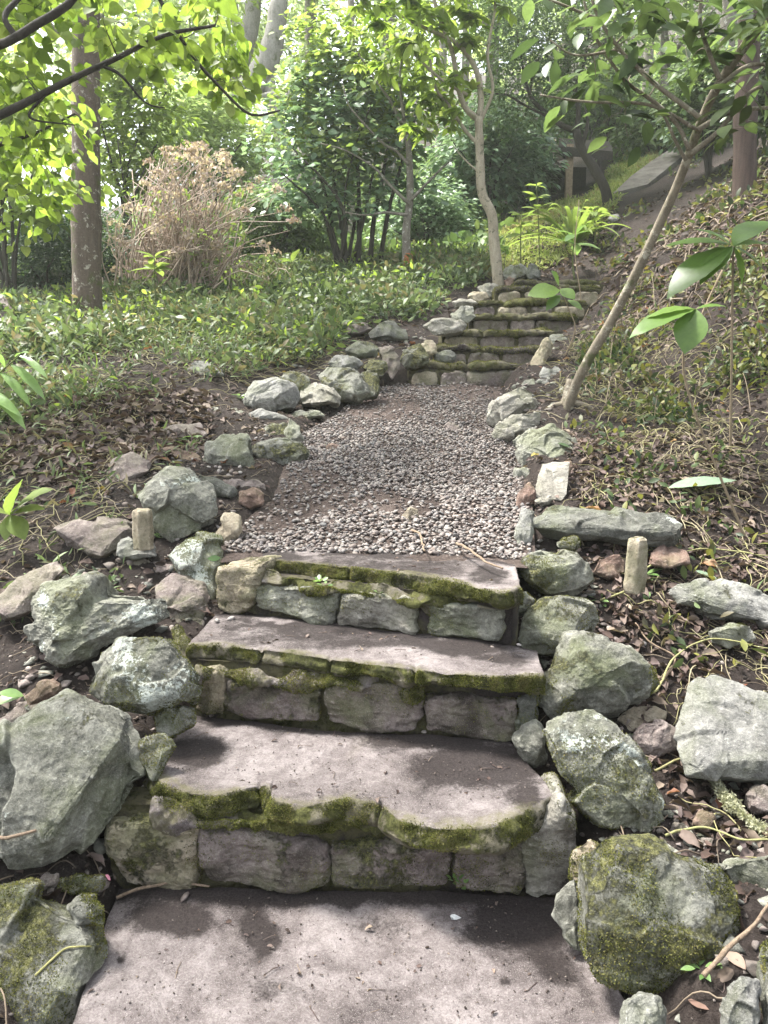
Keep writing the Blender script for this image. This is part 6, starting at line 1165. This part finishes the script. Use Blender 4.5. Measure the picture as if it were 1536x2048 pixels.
for q, (lb, pts) in enumerate((('yellow green vine looping beside the big smooth grey slab', [(1250,1400,.02),(1310,1405,.03),(1345,1350,.05),(1420,1310,.05),(1540,1330,.05)]), ('straw vine arching over the litter above the lichened twig', [(1310,1560,.02),(1400,1540,.05),(1450,1560,.05),(1540,1530,.03)]), ('straw vine trailing under the lichened twig', [(1330,1690,.02),(1400,1680,.03),(1480,1705,.03),(1550,1700,.02)]), ('looping vine over the soil between the right peg and the second step', [(1200,1215,.02),(1260,1200,.04),(1300,1160,.05),(1400,1120,.04),(1540,1130,.03)]))):
    stick(lb, pts, .004, plain_mat('vine_green', (.28,.28,.12), (.2,.18,.09)), cat='vine', name='vine', n=40)
t = thing('lichened_twig', hit(1460, 1640), 'twig wrapped in a tuft of pale yellow lichen at the right', 'twig'); P = [hit(1388,1545)+[0,0,.05], hit(1420,1590)+[0,0,.05], hit(1465,1650)+[0,0,.05], hit(1520,1690)+[0,0,.04], hit(1560,1710)+[0,0,.03]]
mb = MB(); tube(mb, spline(P, 24), .005, 7); mb.build('stem', MS, t); mb = MB(); Q = spline(P[1:4], 60)[rng.integers(0, 60, 2600)]; o = rdir(2600); Pq = Q+o*.016*rng.random((2600, 1))*[1, 1, .7]*(1+fbm(Q, 30, 2))[:, None]+[0, 0, .004]; leaves(mb, Pq, rdir(2600), rdir(2600), .012, L_SM); mb.build('lichen', leaf_mat('beard_lichen', [(.26,.26,.17),(.38,.38,.27),(.32,.31,.21)], .3, .8, .1), t)
# extra growth along the front left and right that the photograph shows as bare stems
mb = MB(); n = 0
for q in range(70):
    p = hit(rng.uniform(1180, 1560), rng.uniform(560, 860)); m = 8; h_ = rng.uniform(.15, .5); d = rdir(1)[0]*[.25, .25, 0]; s = np.linspace(0, 1, m)[:, None]; tube(mb, p+d*s*h_*2+np.array([0, 0, 1])*s*h_*(1-.35*s), np.linspace(.0035, .0015, m), 4, a=rng.random())
tag(mb.build('bare_stems', M_TWIG), 'thin bare stems standing on the right bank', 'stems', kind='stuff')

def leaf_on(label, u, v, L, w, mat, tone, dx=(1, .3, 0), name='fallen_leaf', cat='leaf'):
    p, n = surf(u, v); mb = MB(); V = L_BROAD[0].copy(); V[:, 1] *= w; V[:, 2] *= .6; d = np.array(dx, float); d = d-n*(d@n); leaves(mb, [p+n*.004], [d], [n], L, (V, L_BROAD[1]), a=np.array([tone])); tag(mb.build(name, mat), label, cat)
leaf_on('dark green leaf resting on the face of the triangular boulder', 1115, 888, .07, 1.2, MD, .8, (1, 0, -.3))
leaf_on('small red leaf lying on the flat brown topped slab', 284, 1140, .045, 1.4, MRL, .7, (1, .4, 0))
leaf_on('pink petal near the corner of the landing slab', 208, 1752, .022, 1.8, plain_mat('pink_petal', (.6,.25,.32), (.5,.2,.28)), .5, name='petal', cat='petal')
leaf_on('small greenish fallen leaf by the second step stones on the left', 415, 0 or 1118, .05, 1.2, MLG, .2)
# needles, husks and leaf crumbs blown onto the treads
mb = MB()
for z, poly, n in ((0, [(250,1790),(1130,1800),(1230,2040),(160,2040)], 60), (Z1, [(400,1440),(1020,1490),(1090,1580),(820,1630),(330,1540)], 46), (Z2, [(440,1240),(1000,1290),(1070,1335),(400,1280)], 40), (Z3, [(530,1100),(900,1120),(1000,1170),(560,1114)], 50)):
    q = np.c_[rng.uniform(150, 1240, n*30), rng.uniform(1090, 2040, n*30)]; q = q[inpoly(q[:, 0], q[:, 1], poly)][:n]
    if len(q): P = np.array([onz(u, v, z) for u, v in q])+[0, 0, .003]; m = len(P); leaves(mb, P, rdir(m, 0, .05), rdir(m, 2.5), .006+.016*rng.random(m)**2, L_DEAD, a=rng.random(m))
    for _ in range(n//3):
        u, v = q[rng.integers(len(q))]; p = onz(u, v, z); d = rdir(1, 0, .02)[0]; tube(mb, [p+[0, 0, .002], p+d*.01+[0, 0, .004], p+d*rng.uniform(.015, .04)+[0, 0, .002]], .0009, 4, a=rng.random())
tag(mb.build('leaf_crumbs', M_DEAD), 'bits of husk, needle and leaf on the stone treads', 'debris', kind='stuff')
# ------------------------------------------------------------------ haze volume added for the bright top and paler distance
me = bpy.data.meshes.new('haze'); b = bmesh.new(); bmesh.ops.create_cube(b, size=1); b.to_mesh(me); b.free()
hz = bpy.data.objects.new('haze', me); COL.objects.link(hz); hz.scale = (82, 80, 46); hz.location = (-1, 29, 15); hz['kind'] = 'stuff'; hz['label'] = 'pale bright haze hanging in the wood'; hz['category'] = 'haze'
hm = bpy.data.materials.new('haze'); hm.use_nodes = True; hm.node_tree.nodes.clear(); ho = hm.node_tree.nodes.new('ShaderNodeOutputMaterial'); hv = hm.node_tree.nodes.new('ShaderNodeVolumePrincipled')
hv.inputs['Color'].default_value = (.93, .97, .9, 1); hv.inputs['Density'].default_value = .0023; hv.inputs['Anisotropy'].default_value = .35; hm.node_tree.links.new(hv.outputs[0], ho.inputs['Volume']); me.materials.append(hm)
EXPO = 1.95
# ------------------------------------------------------------------ light
W = bpy.data.worlds.new('World'); SC.world = W; W.use_nodes = True; nt = W.node_tree; bg = nt.nodes['Background']
SUN_EL, SUN_AZ = math.radians(63), math.radians(-68)     # high on the left, a little ahead
sky = nt.nodes.new('ShaderNodeTexSky'); sky.sky_type = 'NISHITA'; sky.sun_disc = False; sky.sun_elevation = SUN_EL; sky.sun_rotation = SUN_AZ; sky.dust_density = 3; sky.air_density = 1.2
hs = nt.nodes.new('ShaderNodeHueSaturation'); hs.inputs['Saturation'].default_value = .35; nt.links.new(sky.outputs[0], hs.inputs['Color']); nt.links.new(hs.outputs[0], bg.inputs[0]); bg.inputs[1].default_value = .15
sl = bpy.data.lights.new('sun', 'SUN'); sl.energy = 5; sl.angle = math.radians(11); sl.color = (1, .97, .91)
so = bpy.data.objects.new('sun', sl); COL.objects.link(so)
sd = Vector((math.sin(SUN_AZ)*math.cos(SUN_EL), math.cos(SUN_AZ)*math.cos(SUN_EL), math.sin(SUN_EL)))
so.rotation_euler = sd.to_track_quat('Z', 'Y').to_euler(); so.location = (0, 0, 30)
SC.view_settings.view_transform = 'Standard'; SC.view_settings.look = 'None'; SC.view_settings.exposure = EXPO if 'EXPO' in globals() else 1.0; SC.view_settings.gamma = 1; SC.view_settings.use_curve_mapping = False
SC.cycles.max_bounces = 6; SC.cycles.diffuse_bounces = 3; SC.cycles.transmission_bounces = 4; SC.cycles.volume_bounces = 1; SC.cycles.caustics_reflective = False; SC.cycles.caustics_refractive = False
